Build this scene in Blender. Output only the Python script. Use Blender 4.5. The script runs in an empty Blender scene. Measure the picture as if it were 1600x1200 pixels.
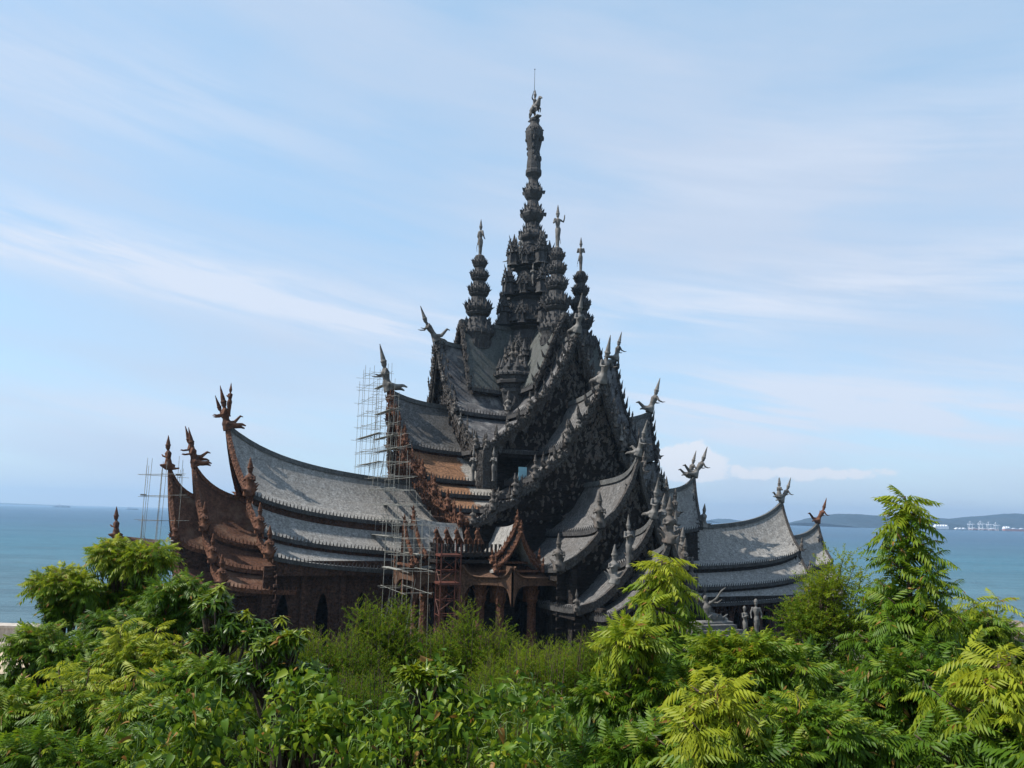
import bpy, math, random
import numpy as np
from math import radians, sin, cos, pi
from mathutils import Vector, Matrix
random.seed(7); RNG = np.random.default_rng(11)
scn = bpy.context.scene
COL = scn.collection

# ------------------------------------------------------------------ camera
CAMH = 24.0; FPX = 1295.0
PIT = math.atan(206/FPX); ROLL = math.atan(.0237)
cam_d = bpy.data.cameras.new('camera'); cam = bpy.data.objects.new('camera', cam_d); COL.objects.link(cam)
cF = Vector((0, cos(PIT), sin(PIT))); cX = Vector((1, 0, 0)); cU0 = cX.cross(cF)
cR = cos(ROLL)*cX + sin(ROLL)*cU0; cU = cos(ROLL)*cU0 - sin(ROLL)*cX
M = Matrix((cR, cU, -cF)).transposed().to_4x4(); M.translation = Vector((0, 0, CAMH)); cam.matrix_world = M
cam_d.sensor_width = 36; cam_d.lens = 36*FPX/1600; cam_d.clip_start = .1; cam_d.clip_end = 200000
scn.camera = cam
def at(px, py, Y):                      # photo pixel -> world point at depth Y
    d = cF + (px-800)/FPX*cR - (py-600)/FPX*cU
    return Vector((0, 0, CAMH)) + d*(Y/d.y)

# ------------------------------------------------------------------ light
SUNV = Vector((-.62, -.10, .78)).normalized()       # towards the sun
sun_d = bpy.data.lights.new('sun', 'SUN'); sun_d.energy = 5.0; sun_d.angle = radians(.53); sun_d.color = (1, .955, .88)
sun = bpy.data.objects.new('sun', sun_d); COL.objects.link(sun); sun.rotation_euler = SUNV.to_track_quat('Z', 'Y').to_euler()
scn.view_settings.view_transform = 'Standard'; scn.view_settings.look = 'None'; scn.view_settings.exposure = 0.40; scn.view_settings.gamma = 1
HAZE = True
scn.cycles.max_bounces = 6; scn.cycles.transparent_max_bounces = 8; scn.cycles.volume_bounces = 0

def build_world():
    w = bpy.data.worlds.new('World'); scn.world = w; w.use_nodes = True
    nt = w.node_tree; N = nt.nodes; L = nt.links; N.clear()
    def nd(t, **k):
        n = N.new(t)
        for a, b in k.items(): setattr(n, a, b)
        return n
    def m(op, a, b=None, c=None, clamp=False):
        n = nd('ShaderNodeMath', operation=op); n.use_clamp = clamp
        for i, v in enumerate((a, b, c)):
            if v is None: continue
            if isinstance(v, (int, float)): n.inputs[i].default_value = v
            else: L.new(v, n.inputs[i])
        return n.outputs[0]
    sky = nd('ShaderNodeTexSky', sky_type='NISHITA'); sky.sun_disc = False
    sky.sun_elevation = math.asin(SUNV.z); sky.sun_rotation = math.atan2(SUNV.x, SUNV.y)
    sky.air_density = 1.0; sky.dust_density = .6; sky.ozone_density = 1.6; sky.altitude = 20
    tc = nd('ShaderNodeTexCoord'); sp = nd('ShaderNodeSeparateXYZ'); L.new(tc.outputs['Generated'], sp.inputs[0])
    az = m('ARCTAN2', sp.outputs[0], sp.outputs[1]); el = m('ARCSINE', sp.outputs[2])
    # clouds live in (azimuth, elevation): streaky cirrus veils
    def noise(sx, sy, ox, oy, scale, det, rough, dist=0.0, tilt=0.0):
        cb = nd('ShaderNodeCombineXYZ')
        e2 = m('ADD', el, m('MULTIPLY', az, tilt))
        L.new(m('MULTIPLY_ADD', az, sx, ox), cb.inputs[0]); L.new(m('MULTIPLY_ADD', e2, sy, oy), cb.inputs[1])
        n = nd('ShaderNodeTexNoise'); n.inputs['Scale'].default_value = scale; n.inputs['Detail'].default_value = det
        n.inputs['Roughness'].default_value = rough; n.inputs['Distortion'].default_value = dist
        L.new(cb.outputs[0], n.inputs['Vector']); return n.outputs[0]
    def smooth(v, a, b): 
        n = nd('ShaderNodeMapRange', interpolation_type='SMOOTHSTEP'); L.new(v, n.inputs[0]); n.inputs[1].default_value = a; n.inputs[2].default_value = b; return n.outputs[0]
    def band(a0, e0, slope, wa, we):     # soft gaussian-like streak
        da = m('DIVIDE', m('SUBTRACT', az, a0), wa)
        de = m('DIVIDE', m('SUBTRACT', m('SUBTRACT', el, e0), m('MULTIPLY', m('SUBTRACT', az, a0), slope)), we)
        return m('EXPONENT', m('MULTIPLY', m('ADD', m('MULTIPLY', da, da), m('MULTIPLY', de, de)), -1.0))
    n1 = noise(1.0, 3.0, 3.1, 1.7, 1.7, 6, .50, .35, .12)
    n2 = noise(1.0, 5.5, 9.4, 5.2, 2.6, 7, .52, .3, .16)
    v = m('ADD', m('MULTIPLY', smooth(n1, .34, .72), .80), m('MULTIPLY', smooth(n2, .42, .80), .30))
    v = m('ADD', m('MULTIPLY', v, .8), m('MULTIPLY', m('EXPONENT', m('MULTIPLY', m('MAXIMUM', el, 0.0), -9.0)), .35))
    v = m('MINIMUM', v, .85)
    n3 = noise(1.0, 9.0, 2.4, 7.7, 4.2, 9, .58, .35, .17)
    v = m('ADD', v, m('MULTIPLY', band(.42, .36, .1, .45, .14), .42)); v = m('ADD', v, m('MULTIPLY', band(-.6, .42, .0, .22, .10), .35)); v = m('MULTIPLY_ADD', m('SUBTRACT', n3, .5), .5, v); v = m('MINIMUM', m('MAXIMUM', v, 0.0), .9)
    w = None      # whiter, thicker streaks
    for a0, e0, sl, wa, we, k in [(-.52, .275, -.08, .28, .036, 1.15), (-.22, .226, -.14, .18, .022, 1.1), (.42, .125, -.03, .42, .050, 1.25), (.50, .265, .0, .45, .035, .75), (.14, .235, .02, .30, .03, .55), (-.45, .10, .0, .35, .03, .5), (.35, .40, .10, .35, .05, .35), (-.5, .44, -.05, .25, .05, .35)]:
        q = m('MULTIPLY', m('MULTIPLY', band(a0, e0, sl, wa, we), m('ADD', .05, m('MULTIPLY', smooth(n3, .30, .70), 1.15))), k); w = q if w is None else m('ADD', w, q)
    w = m('MINIMUM', w, .9)
    # one low cumulus to the right of the spire and its flat tail
    nc = noise(9.0, 11.0, 1.3, 4.4, 4.6, 8, .60, 0.2)
    cu = m('ADD', band(.212, .070, 0.0, .042, .024), m('MULTIPLY', band(.34, .055, 0.0, .14, .012), .62))
    cu = smooth(m('MULTIPLY', cu, m('ADD', .0, m('MULTIPLY', nc, 2.2))), .40, .62)
    mixc = nd('ShaderNodeMix', data_type='RGBA'); L.new(v, mixc.inputs[0])
    scl = nd('ShaderNodeVectorMath', operation='SCALE'); L.new(sky.outputs[0], scl.inputs[0]); scl.inputs['Scale'].default_value = 1.35
    thin = nd('ShaderNodeMix', data_type='RGBA'); thin.inputs[0].default_value = .70; L.new(scl.outputs[0], thin.inputs[6]); thin.inputs[7].default_value = (2.05, 3.18, 4.25, 1)
    L.new(thin.outputs[2], mixc.inputs[6]); mixc.inputs[7].default_value = (2.95, 3.48, 4.35, 1)
    mixw = nd('ShaderNodeMix', data_type='RGBA'); L.new(w, mixw.inputs[0]); L.new(mixc.outputs[2], mixw.inputs[6]); mixw.inputs[7].default_value = (3.75, 4.15, 4.85, 1); mixc = mixw
    mix2 = nd('ShaderNodeMix', data_type='RGBA'); L.new(m('MULTIPLY', cu, .85), mix2.inputs[0]); L.new(mixc.outputs[2], mix2.inputs[6]); mix2.inputs[7].default_value = (4.5, 4.6, 4.9, 1)
    bg = nd('ShaderNodeBackground'); bg.inputs[1].default_value = .15; L.new(mix2.outputs[2], bg.inputs[0])
    out = nd('ShaderNodeOutputWorld'); L.new(bg.outputs[0], out.inputs[0])
build_world()

# ------------------------------------------------------------------ materials
def new_mat(name):
    m = bpy.data.materials.new(name); m.use_nodes = True; nt = m.node_tree; nt.nodes.clear()
    o = nt.nodes.new('ShaderNodeOutputMaterial'); p = nt.nodes.new('ShaderNodeBsdfPrincipled'); nt.links.new(p.outputs[0], o.inputs[0])
    return m, nt, p, o
def wood(name, c1, c2, c3=None, s1=.8, s2=7.0, bump=.5, bs=3.0, rough=.85, streak=None, vor=0.0):
    m, nt, p, o = new_mat(name); N, L = nt.nodes, nt.links
    tc = N.new('ShaderNodeTexCoord'); src = tc.outputs['Object']
    if streak:
        mp = N.new('ShaderNodeMapping'); mp.inputs['Scale'].default_value = streak; L.new(src, mp.inputs[0]); src2 = mp.outputs[0]
    else: src2 = src
    a = N.new('ShaderNodeTexNoise'); a.inputs['Scale'].default_value = s1; a.inputs['Detail'].default_value = 6; a.inputs['Roughness'].default_value = .65; L.new(src, a.inputs['Vector'])
    b = N.new('ShaderNodeTexNoise'); b.inputs['Scale'].default_value = s2; b.inputs['Detail'].default_value = 3; b.inputs['Roughness'].default_value = .7; L.new(src2, b.inputs['Vector'])
    r1 = N.new('ShaderNodeValToRGB'); r1.color_ramp.elements[0].position = .32; r1.color_ramp.elements[1].position = .68
    r1.color_ramp.elements[0].color = (*c1, 1); r1.color_ramp.elements[1].color = (*c2, 1); L.new(b.outputs[0], r1.inputs[0])
    last = r1.outputs[0]
    if c3:
        r2 = N.new('ShaderNodeValToRGB'); r2.color_ramp.elements[0].position = .48; r2.color_ramp.elements[1].position = .66; L.new(a.outputs[0], r2.inputs[0])
        mx = N.new('ShaderNodeMix'); mx.data_type = 'RGBA'; L.new(r2.outputs[0], mx.inputs[0]); L.new(last, mx.inputs[6]); mx.inputs[7].default_value = (*c3, 1); last = mx.outputs[2]
    mm = N.new('ShaderNodeMix'); mm.data_type = 'RGBA'; mm.blend_type = 'MULTIPLY'; mm.inputs[0].default_value = .55
    r3 = N.new('ShaderNodeValToRGB'); r3.color_ramp.elements[0].position = .3; r3.color_ramp.elements[0].color = (.45, .45, .45, 1); r3.color_ramp.elements[1].position = .7; L.new(a.outputs[0], r3.inputs[0])
    L.new(last, mm.inputs[6]); L.new(r3.outputs[0], mm.inputs[7])
    ms = N.new('ShaderNodeMapping'); ms.inputs['Scale'].default_value = (1.3, 1.3, .16); L.new(src, ms.inputs[0]); ns_ = N.new('ShaderNodeTexNoise'); ns_.inputs['Scale'].default_value = 1.0; ns_.inputs['Detail'].default_value = 7; ns_.inputs['Roughness'].default_value = .7; L.new(ms.outputs[0], ns_.inputs['Vector'])
    r5 = N.new('ShaderNodeValToRGB'); r5.color_ramp.elements[0].position = .36; r5.color_ramp.elements[0].color = (.50, .47, .44, 1); r5.color_ramp.elements[1].position = .60; L.new(ns_.outputs[0], r5.inputs[0])
    m5 = N.new('ShaderNodeMix'); m5.data_type = 'RGBA'; m5.blend_type = 'MULTIPLY'; m5.inputs[0].default_value = .62; L.new(mm.outputs[2], m5.inputs[6]); L.new(r5.outputs[0], m5.inputs[7]); L.new(m5.outputs[2], p.inputs['Base Color'])
    p.inputs['Roughness'].default_value = rough; p.inputs['Specular IOR Level'].default_value = .3
    h = b.outputs[0]
    if vor:
        vn = N.new('ShaderNodeTexVoronoi'); vn.inputs['Scale'].default_value = vor; L.new(src, vn.inputs['Vector'])
        ad = N.new('ShaderNodeMath'); ad.operation = 'MULTIPLY_ADD'; L.new(vn.outputs[0], ad.inputs[0]); ad.inputs[1].default_value = 1.3; L.new(b.outputs[0], ad.inputs[2]); h = ad.outputs[0]
    bp = N.new('ShaderNodeBump'); bp.inputs['Strength'].default_value = bump; bp.inputs['Distance'].default_value = 1.0/bs; L.new(h, bp.inputs['Height']); L.new(bp.outputs[0], p.inputs['Normal'])
    return m
M_ROOF = wood('weathered_shingle', (.160, .154, .146), (.45, .430, .402), (.225, .214, .200), s1=.33, s2=3.1, bump=.35, bs=6)
M_ROOFV = wood('weathered_shingle_grey_shaded', (.060, .058, .058), (.235, .226, .218), (.095, .086, .080), s1=.33, s2=3.1, bump=.4, bs=6)  # darker grey shingle, with shade of the upper overhang also put into the colour
M_ROOFD = wood('dark_shingle', (.050, .049, .054), (.155, .149, .150), (.22, .212, .205), s1=.5, s2=3.4, bump=.4, bs=6)
M_CARVE = wood('carved_grey_wood', (.016, .014, .013), (.135, .122, .112), (.060, .046, .038), s1=.4, s2=4.0, bump=.7, bs=5, vor=1.6)
M_TOWER = wood('tower_wood', (.018, .017, .018), (.135, .130, .128), (.045, .042, .041), s1=.5, s2=3.4, bump=.5, bs=6, streak=(2.4, 2.4, .8))
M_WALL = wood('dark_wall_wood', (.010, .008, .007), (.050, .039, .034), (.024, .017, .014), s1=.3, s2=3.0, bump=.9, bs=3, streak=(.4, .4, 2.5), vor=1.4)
M_STAT = wood('statue_grey_wood', (.085, .078, .072), (.275, .258, .24), s1=.6, s2=5.0, bump=.4, bs=8)
M_BROWN = wood('new_brown_wood', (.055, .021, .011), (.235, .098, .050), (.13, .058, .034), s1=.4, s2=3.5, bump=.8, bs=4, vor=2.0)
M_BROWNR = wood('brown_boards', (.075, .032, .018), (.175, .078, .044), (.20, .12, .08), s1=.25, s2=2.8, bump=.5, bs=5)
M_BROWNW = wood('brown_wall', (.026, .013, .009), (.135, .062, .038), (.080, .041, .027), s1=.3, s2=3.2, bump=1.0, bs=3, vor=1.6)
M_PANEL = wood('green_grey_panel', (.058, .064, .060), (.140, .148, .138), (.09, .09, .088), s1=.5, s2=3.4, bump=.3, bs=6)
M_RIDGE = wood('ridge_cap', (.065, .067, .067), (.155, .155, .15), s1=.5, s2=3.0, bump=.3, bs=6)
M_BAMB = wood('scaffold_pole', (.20, .20, .17), (.40, .39, .36), s1=2, s2=8, bump=.1, bs=20)
M_RED = wood('red_oxide_steel', (.09, .032, .022), (.20, .065, .042), s1=1, s2=5, bump=.1, bs=20, rough=.6)
M_TAN = wood('tan_brown_timber', (.055, .028, .017), (.19, .100, .058), (.12, .065, .042), s1=.4, s2=3.0, bump=.5, bs=6)
M_STATD = wood('figure_dark_wood', (.045, .040, .036), (.185, .165, .148), (.10, .07, .055), s1=.9, s2=5.0, bump=.5, bs=8)
M_STONE = wood('grey_stone', (.25, .26, .265), (.42, .43, .43), s1=.6, s2=4, bump=.3, bs=8)
M_STONED = wood('stained_statue_stone', (.07, .068, .063), (.26, .25, .235), (.11, .10, .09), s1=1.2, s2=5, bump=.6, bs=6)
M_BEIGE = wood('beige_concrete', (.46, .40, .34), (.60, .54, .47), s1=.5, s2=3, bump=.1, bs=8)
M_ORANGE_MIX = None
def orange_mat():
    m, nt, p, o = new_mat('orange_new_shingle'); N, L = nt.nodes, nt.links
    tc = N.new('ShaderNodeTexCoord'); sp = N.new('ShaderNodeSeparateXYZ'); L.new(tc.outputs['Object'], sp.inputs[0])
    n = N.new('ShaderNodeTexNoise'); n.inputs['Scale'].default_value = 3.2; n.inputs['Detail'].default_value = 3; L.new(tc.outputs['Object'], n.inputs['Vector'])
    n2 = N.new('ShaderNodeTexNoise'); n2.inputs['Scale'].default_value = .55; n2.inputs['Detail'].default_value = 5; L.new(tc.outputs['Object'], n2.inputs['Vector'])
    r = N.new('ShaderNodeValToRGB'); r.color_ramp.elements[0].color = (.085, .040, .020, 1); r.color_ramp.elements[1].color = (.29, .145, .070, 1); r.color_ramp.elements[0].position = .3; r.color_ramp.elements[1].position = .7; L.new(n.outputs[0], r.inputs[0])
    g = N.new('ShaderNodeValToRGB'); g.color_ramp.elements[0].color = (.15, .14, .13, 1); g.color_ramp.elements[1].color = (.36, .34, .31, 1); g.color_ramp.elements[0].position = .3; g.color_ramp.elements[1].position = .7; L.new(n.outputs[0], g.inputs[0])
    # old grey shingles remain near the inner end (small s = local x)
    a = N.new('ShaderNodeMath'); a.operation = 'MULTIPLY_ADD'; L.new(n2.outputs[0], a.inputs[0]); a.inputs[1].default_value = 5.0; L.new(sp.outputs[0], a.inputs[2])
    b = N.new('ShaderNodeMapRange'); b.inputs[1].default_value = 18.6; b.inputs[2].default_value = 19.2; L.new(a.outputs[0], b.inputs[0])
    mx = N.new('ShaderNodeMix'); mx.data_type = 'RGBA'; L.new(b.outputs[0], mx.inputs[0]); L.new(g.outputs[0], mx.inputs[6]); L.new(r.outputs[0], mx.inputs[7]); L.new(mx.outputs[2], p.inputs['Base Color'])
    p.inputs['Roughness'].default_value = .85
    bp = N.new('ShaderNodeBump'); bp.inputs['Strength'].default_value = .4; bp.inputs['Distance'].default_value = .2; L.new(n.outputs[0], bp.inputs['Height']); L.new(bp.outputs[0], p.inputs['Normal'])
    return m
M_ORANGE = orange_mat()
def plain(name, c, rough=.6, metal=0):
    m, nt, p, o = new_mat(name); N, L = nt.nodes, nt.links
    n = N.new('ShaderNodeTexNoise'); n.inputs['Scale'].default_value = .8
    tc = N.new('ShaderNodeTexCoord'); L.new(tc.outputs['Object'], n.inputs['Vector'])
    r = N.new('ShaderNodeValToRGB'); r.color_ramp.elements[0].color = (*[x*.8 for x in c], 1); r.color_ramp.elements[1].color = (*[min(1, x*1.15) for x in c], 1); L.new(n.outputs[0], r.inputs[0])
    L.new(r.outputs[0], p.inputs['Base Color']); p.inputs['Roughness'].default_value = rough; p.inputs['Metallic'].default_value = metal
    return m
def leaf_mat(name, young, mid, old, rough=.38, trans=.35, spec=.5):
    m, nt, p, o = new_mat(name); N, L = nt.nodes, nt.links
    at_ = N.new('ShaderNodeAttribute'); at_.attribute_name = 'tint'
    r = N.new('ShaderNodeValToRGB'); e = r.color_ramp.elements; e[0].color = (*old, 1); e[1].color = (*young, 1); x = e.new(.5); x.color = (*mid, 1)
    g = N.new('ShaderNodeNewGeometry'); ad = N.new('ShaderNodeMath'); ad.operation = 'MULTIPLY_ADD'; L.new(g.outputs['Random Per Island'], ad.inputs[0]); ad.inputs[1].default_value = .22; L.new(at_.outputs['Fac'], ad.inputs[2])
    L.new(ad.outputs[0], r.inputs[0])
    gt = N.new('ShaderNodeMath'); gt.operation = 'GREATER_THAN'; L.new(g.outputs['Random Per Island'], gt.inputs[0]); gt.inputs[1].default_value = .978
    dm = N.new('ShaderNodeMix'); dm.data_type = 'RGBA'; L.new(gt.outputs[0], dm.inputs[0]); L.new(r.outputs[0], dm.inputs[6]); dm.inputs[7].default_value = (.24, .13, .03, 1); r = dm; r_out = dm.outputs[2]; L.new(r_out, p.inputs['Base Color'])
    p.inputs['Roughness'].default_value = rough; p.inputs['Specular IOR Level'].default_value = spec
    t = N.new('ShaderNodeBsdfTranslucent'); ms = N.new('ShaderNodeMixShader'); ms.inputs[0].default_value = trans
    hs = N.new('ShaderNodeHueSaturation'); hs.inputs['Value'].default_value = 1.5; hs.inputs['Hue'].default_value = .485; L.new(r_out, hs.inputs['Color']); L.new(hs.outputs[0], t.inputs['Color'])
    L.new(p.outputs[0], ms.inputs[1]); L.new(t.outputs[0], ms.inputs[2]); L.new(ms.outputs[0], o.inputs[0])
    return m
M_NEEM = leaf_mat('neem_leaf', (.250, .280, .014), (.080, .155, .008), (.013, .046, .004), rough=.46, spec=.20, trans=.36)
M_FINE = leaf_mat('fine_leaf', (.18, .23, .012), (.070, .130, .007), (.021, .054, .004), rough=.6, spec=.12, trans=.38)
M_VINE = leaf_mat('vine_leaf', (.23, .275, .018), (.085, .160, .009), (.013, .045, .004), rough=.48, trans=.30, spec=.20)
M_MANGO = leaf_mat('broad_leaf', (.20, .23, .010), (.065, .125, .006), (.014, .045, .004), rough=.36, trans=.25, spec=.34)
M_BARK = wood('bark', (.05, .035, .022), (.13, .09, .06), s1=2, s2=9, bump=.5, bs=15)

# ------------------------------------------------------------------ mesh helpers
class MB:
    def __init__(s): s.v = []; s.f = []
    def add(s, v, f):
        n = len(s.v); s.v.extend([tuple(p) for p in v]); s.f.extend([tuple(i+n for i in q) for q in f]); return s
    def box(s, c, d, rot=None):
        x, y, z = d[0]/2, d[1]/2, d[2]/2
        vs = [Vector((a*x, b*y, e*z)) for a in (-1, 1) for b in (-1, 1) for e in (-1, 1)]
        if rot is not None: vs = [rot @ q for q in vs]
        return s.add([q+Vector(c) for q in vs], [(0, 1, 3, 2), (4, 6, 7, 5), (0, 4, 5, 1), (2, 3, 7, 6), (0, 2, 6, 4), (1, 5, 7, 3)])
    def tube(s, pts, rad, n=6, flat=1.0, caps=True):
        pts = [Vector(p) for p in pts]; rad = rad if hasattr(rad, '__len__') else [rad]*len(pts)
        vs = []; prev = None
        for i, p in enumerate(pts):
            d = (pts[min(i+1, len(pts)-1)]-pts[max(i-1, 0)])
            d = d.normalized() if d.length > 1e-9 else Vector((0, 0, 1))
            if prev is None: a = d.cross(Vector((0, 0, 1)) if abs(d.z) < .9 else Vector((0, 1, 0))).normalized()
            else:
                a = prev - d*prev.dot(d); a = a.normalized() if a.length > 1e-6 else d.orthogonal().normalized()
            prev = a; b = d.cross(a)
            for k in range(n):
                t = 2*pi*k/n; vs.append(p + (a*cos(t) + b*sin(t)*flat)*rad[i])
        fs = [(i*n+k, i*n+(k+1) % n, (i+1)*n+(k+1) % n, (i+1)*n+k) for i in range(len(pts)-1) for k in range(n)]
        if caps: fs += [tuple(range(n-1, -1, -1)), tuple((len(pts)-1)*n+k for k in range(n))]
        return s.add(vs, fs)
    def bar(s, a, b, r, n=4): return s.tube([a, b], r, n)
    def ball(s, c, r, nu=8, nv=5):
        r = r if hasattr(r, '__len__') else (r, r, r); c = Vector(c)
        vs = [c+Vector((0, 0, -r[2]))]
        for j in range(1, nv):
            ph = -pi/2+pi*j/nv
            for k in range(nu): t = 2*pi*k/nu; vs.append(c+Vector((r[0]*cos(ph)*cos(t), r[1]*cos(ph)*sin(t), r[2]*sin(ph))))
        vs.append(c+Vector((0, 0, r[2]))); fs = [(0, 1+(k+1) % nu, 1+k) for k in range(nu)]
        for j in range(nv-2): fs += [(1+j*nu+k, 1+j*nu+(k+1) % nu, 1+(j+1)*nu+(k+1) % nu, 1+(j+1)*nu+k) for k in range(nu)]
        t = len(vs)-1; fs += [(t, 1+(nv-2)*nu+k, 1+(nv-2)*nu+(k+1) % nu) for k in range(nu)]
        return s.add(vs, fs)
    def lathe(s, prof, n=16, c=(0, 0), star=0.0, rot=0.0):      # prof: (z, r)
        vs = []
        for z, r in prof:
            for k in range(n):
                t = 2*pi*k/n+rot; q = r*(1-star*(k % 2)); vs.append((c[0]+q*cos(t), c[1]+q*sin(t), z))
        fs = [(i*n+k, i*n+(k+1) % n, (i+1)*n+(k+1) % n, (i+1)*n+k) for i in range(len(prof)-1) for k in range(n)]
        fs += [tuple(range(n-1, -1, -1)), tuple((len(prof)-1)*n+k for k in range(n))]
        return s.add(vs, fs)
    # curved flame blade: base point, up dir, lean dir (curl), height, width, thickness
    def flame(s, b, up, out, h, w=None, th=None, curl=.25):
        b = Vector(b); up = Vector(up).normalized(); out = Vector(out); out = (out-up*out.dot(up)).normalized(); sd = up.cross(out)
        w = w or h*.34; th = th or w*.45
        st = [(0, 0, .7), (-.10, .22, 1.0), (-.06, .48, .78), (.10*curl*4, .74, .42), (curl, 1.0, .03)]
        vs = []
        for x, z, k in st:
            c = b+up*(z*h)+out*(x*h)
            vs += [c+out*(w*.5*k), c+sd*(th*.5*k), c-out*(w*.5*k), c-sd*(th*.5*k)]
        fs = [(i*4+k, i*4+(k+1) % 4, (i+1)*4+(k+1) % 4, (i+1)*4+k) for i in range(4) for k in range(4)]
        return s.add(vs, fs+[(3, 2, 1, 0), (16, 17, 18, 19)])
    def mesh(s, name, smooth=False):
        me = bpy.data.meshes.new(name); me.from_pydata([tuple(p) for p in s.v], [], s.f); me.update()
        if smooth: me.polygons.foreach_set('use_smooth', [True]*len(me.polygons))
        return me
    def build(s, name, mat, parent=None, smooth=False):
        return link(name, s.mesh(name, smooth), mat, parent)
def link(name, me, mat=None, parent=None):
    if mat is not None and not me.materials: me.materials.append(mat)
    o = bpy.data.objects.new(name, me); COL.objects.link(o)
    if parent is not None: o.parent = parent
    return o
def tag(o, label=None, cat=None, group=None, kind=None):
    if label: o['label'] = label
    if cat: o['category'] = cat
    if group: o['group'] = group
    if kind: o['kind'] = kind
    return o
def empty(name, loc=(0, 0, 0), rz=0.0, parent=None):
    o = bpy.data.objects.new(name, None); COL.objects.link(o); o.location = loc; o.rotation_euler = (0, 0, rz); o.empty_display_size = .5
    if parent is not None: o.parent = parent
    return o
def put(name, me, mat, parent, loc, rz=0.0, sc=1.0, rx=0.0, ry=0.0):
    o = link(name, me, mat, parent); o.location = loc; o.rotation_euler = (rx, ry, rz); o.scale = (sc, sc, sc); return o
def interp(tab, x):
    if x <= tab[0][0]: return tab[0][1]
    for (a, b), (c, d) in zip(tab, tab[1:]):
        if x <= c: return b+(d-b)*(x-a)/(c-a)
    return tab[-1][1]

# ------------------------------------------------------------------ ground, sea, hills
TP = [(-60, 22.3), (2.5, 22.3), (5, 21.4), (9, 20.0), (15, 18.3), (25, 15.2), (40, 10.5), (60, 5.0), (85, 1.6), (100, 1.2), (400, 1.2)]
CP = [(-600, 60), (-260, 120), (-95, 147), (-72, 152), (-60, 185), (-20, 235), (60, 240), (105, 205), (160, 180), (400, 120), (700, 40)]
def ground_z(x, y):
    z = interp(TP, y+0.0012*x*x*(1 if y < 60 else .2)*.3)
    if y < 90: z += .35*sin(x*.21+1)*cos(y*.17) 
    yc = interp(CP, x)
    if y > yc-3: z = min(z, 1.2-(y-yc+3)*.55)
    return max(z, -6)
def make_ground():
    xs = np.concatenate([np.linspace(-600, -100, 26), np.arange(-96, 150, 4.0), np.linspace(155, 700, 26)]); ys = np.concatenate([np.arange(-60, 0, 6.0), np.arange(0, 260, 3.0)])
    v = [(x, y, ground_z(x, y)) for y in ys for x in xs]; n = len(xs)
    f = [(j*n+i, j*n+i+1, (j+1)*n+i+1, (j+1)*n+i) for j in range(len(ys)-1) for i in range(n-1)]
    m, nt, p, o = new_mat('soil_and_grass'); N, L = nt.nodes, nt.links
    tc = N.new('ShaderNodeTexCoord'); a = N.new('ShaderNodeTexNoise'); a.inputs['Scale'].default_value = .35; a.inputs['Detail'].default_value = 8; L.new(tc.outputs['Object'], a.inputs['Vector'])
    r = N.new('ShaderNodeValToRGB'); e = r.color_ramp.elements; e[0].position = .40; e[0].color = (.028, .045, .012, 1); e[1].position = .66; e[1].color = (.11, .085, .05, 1); L.new(a.outputs[0], r.inputs[0])
    # bare sandy ground along the flat shore
    sp = N.new('ShaderNodeSeparateXYZ'); L.new(tc.outputs['Object'], sp.inputs[0])
    mr = N.new('ShaderNodeMapRange'); mr.inputs[1].default_value = 112; mr.inputs[2].default_value = 120; L.new(sp.outputs[1], mr.inputs[0])
    s = N.new('ShaderNodeTexNoise'); s.inputs['Scale'].default_value = 1.2; s.inputs['Detail'].default_value = 5; L.new(tc.outputs['Object'], s.inputs['Vector'])
    rs = N.new('ShaderNodeValToRGB'); rs.color_ramp.elements[0].color = (.34, .26, .17, 1); rs.color_ramp.elements[1].color = (.55, .44, .31, 1); L.new(s.outputs[0], rs.inputs[0])
    mx = N.new('ShaderNodeMix'); mx.data_type = 'RGBA'; mr2 = N.new('ShaderNodeMapRange'); mr2.inputs[1].default_value = -56; mr2.inputs[2].default_value = -62; L.new(sp.outputs[0], mr2.inputs[0]); mlt = N.new('ShaderNodeMath'); mlt.operation = 'MULTIPLY'; L.new(mr.outputs[0], mlt.inputs[0]); L.new(mr2.outputs[0], mlt.inputs[1]); L.new(mlt.outputs[0], mx.inputs[0]); L.new(r.outputs[0], mx.inputs[6]); L.new(rs.outputs[0], mx.inputs[7]); L.new(mx.outputs[2], p.inputs['Base Color']); p.inputs['Roughness'].default_value = .95
    tag(MB().add(v, f).build('ground', m, smooth=True), 'sandy and overgrown ground sloping down to the shore', 'ground', kind='structure')
make_ground()
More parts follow.
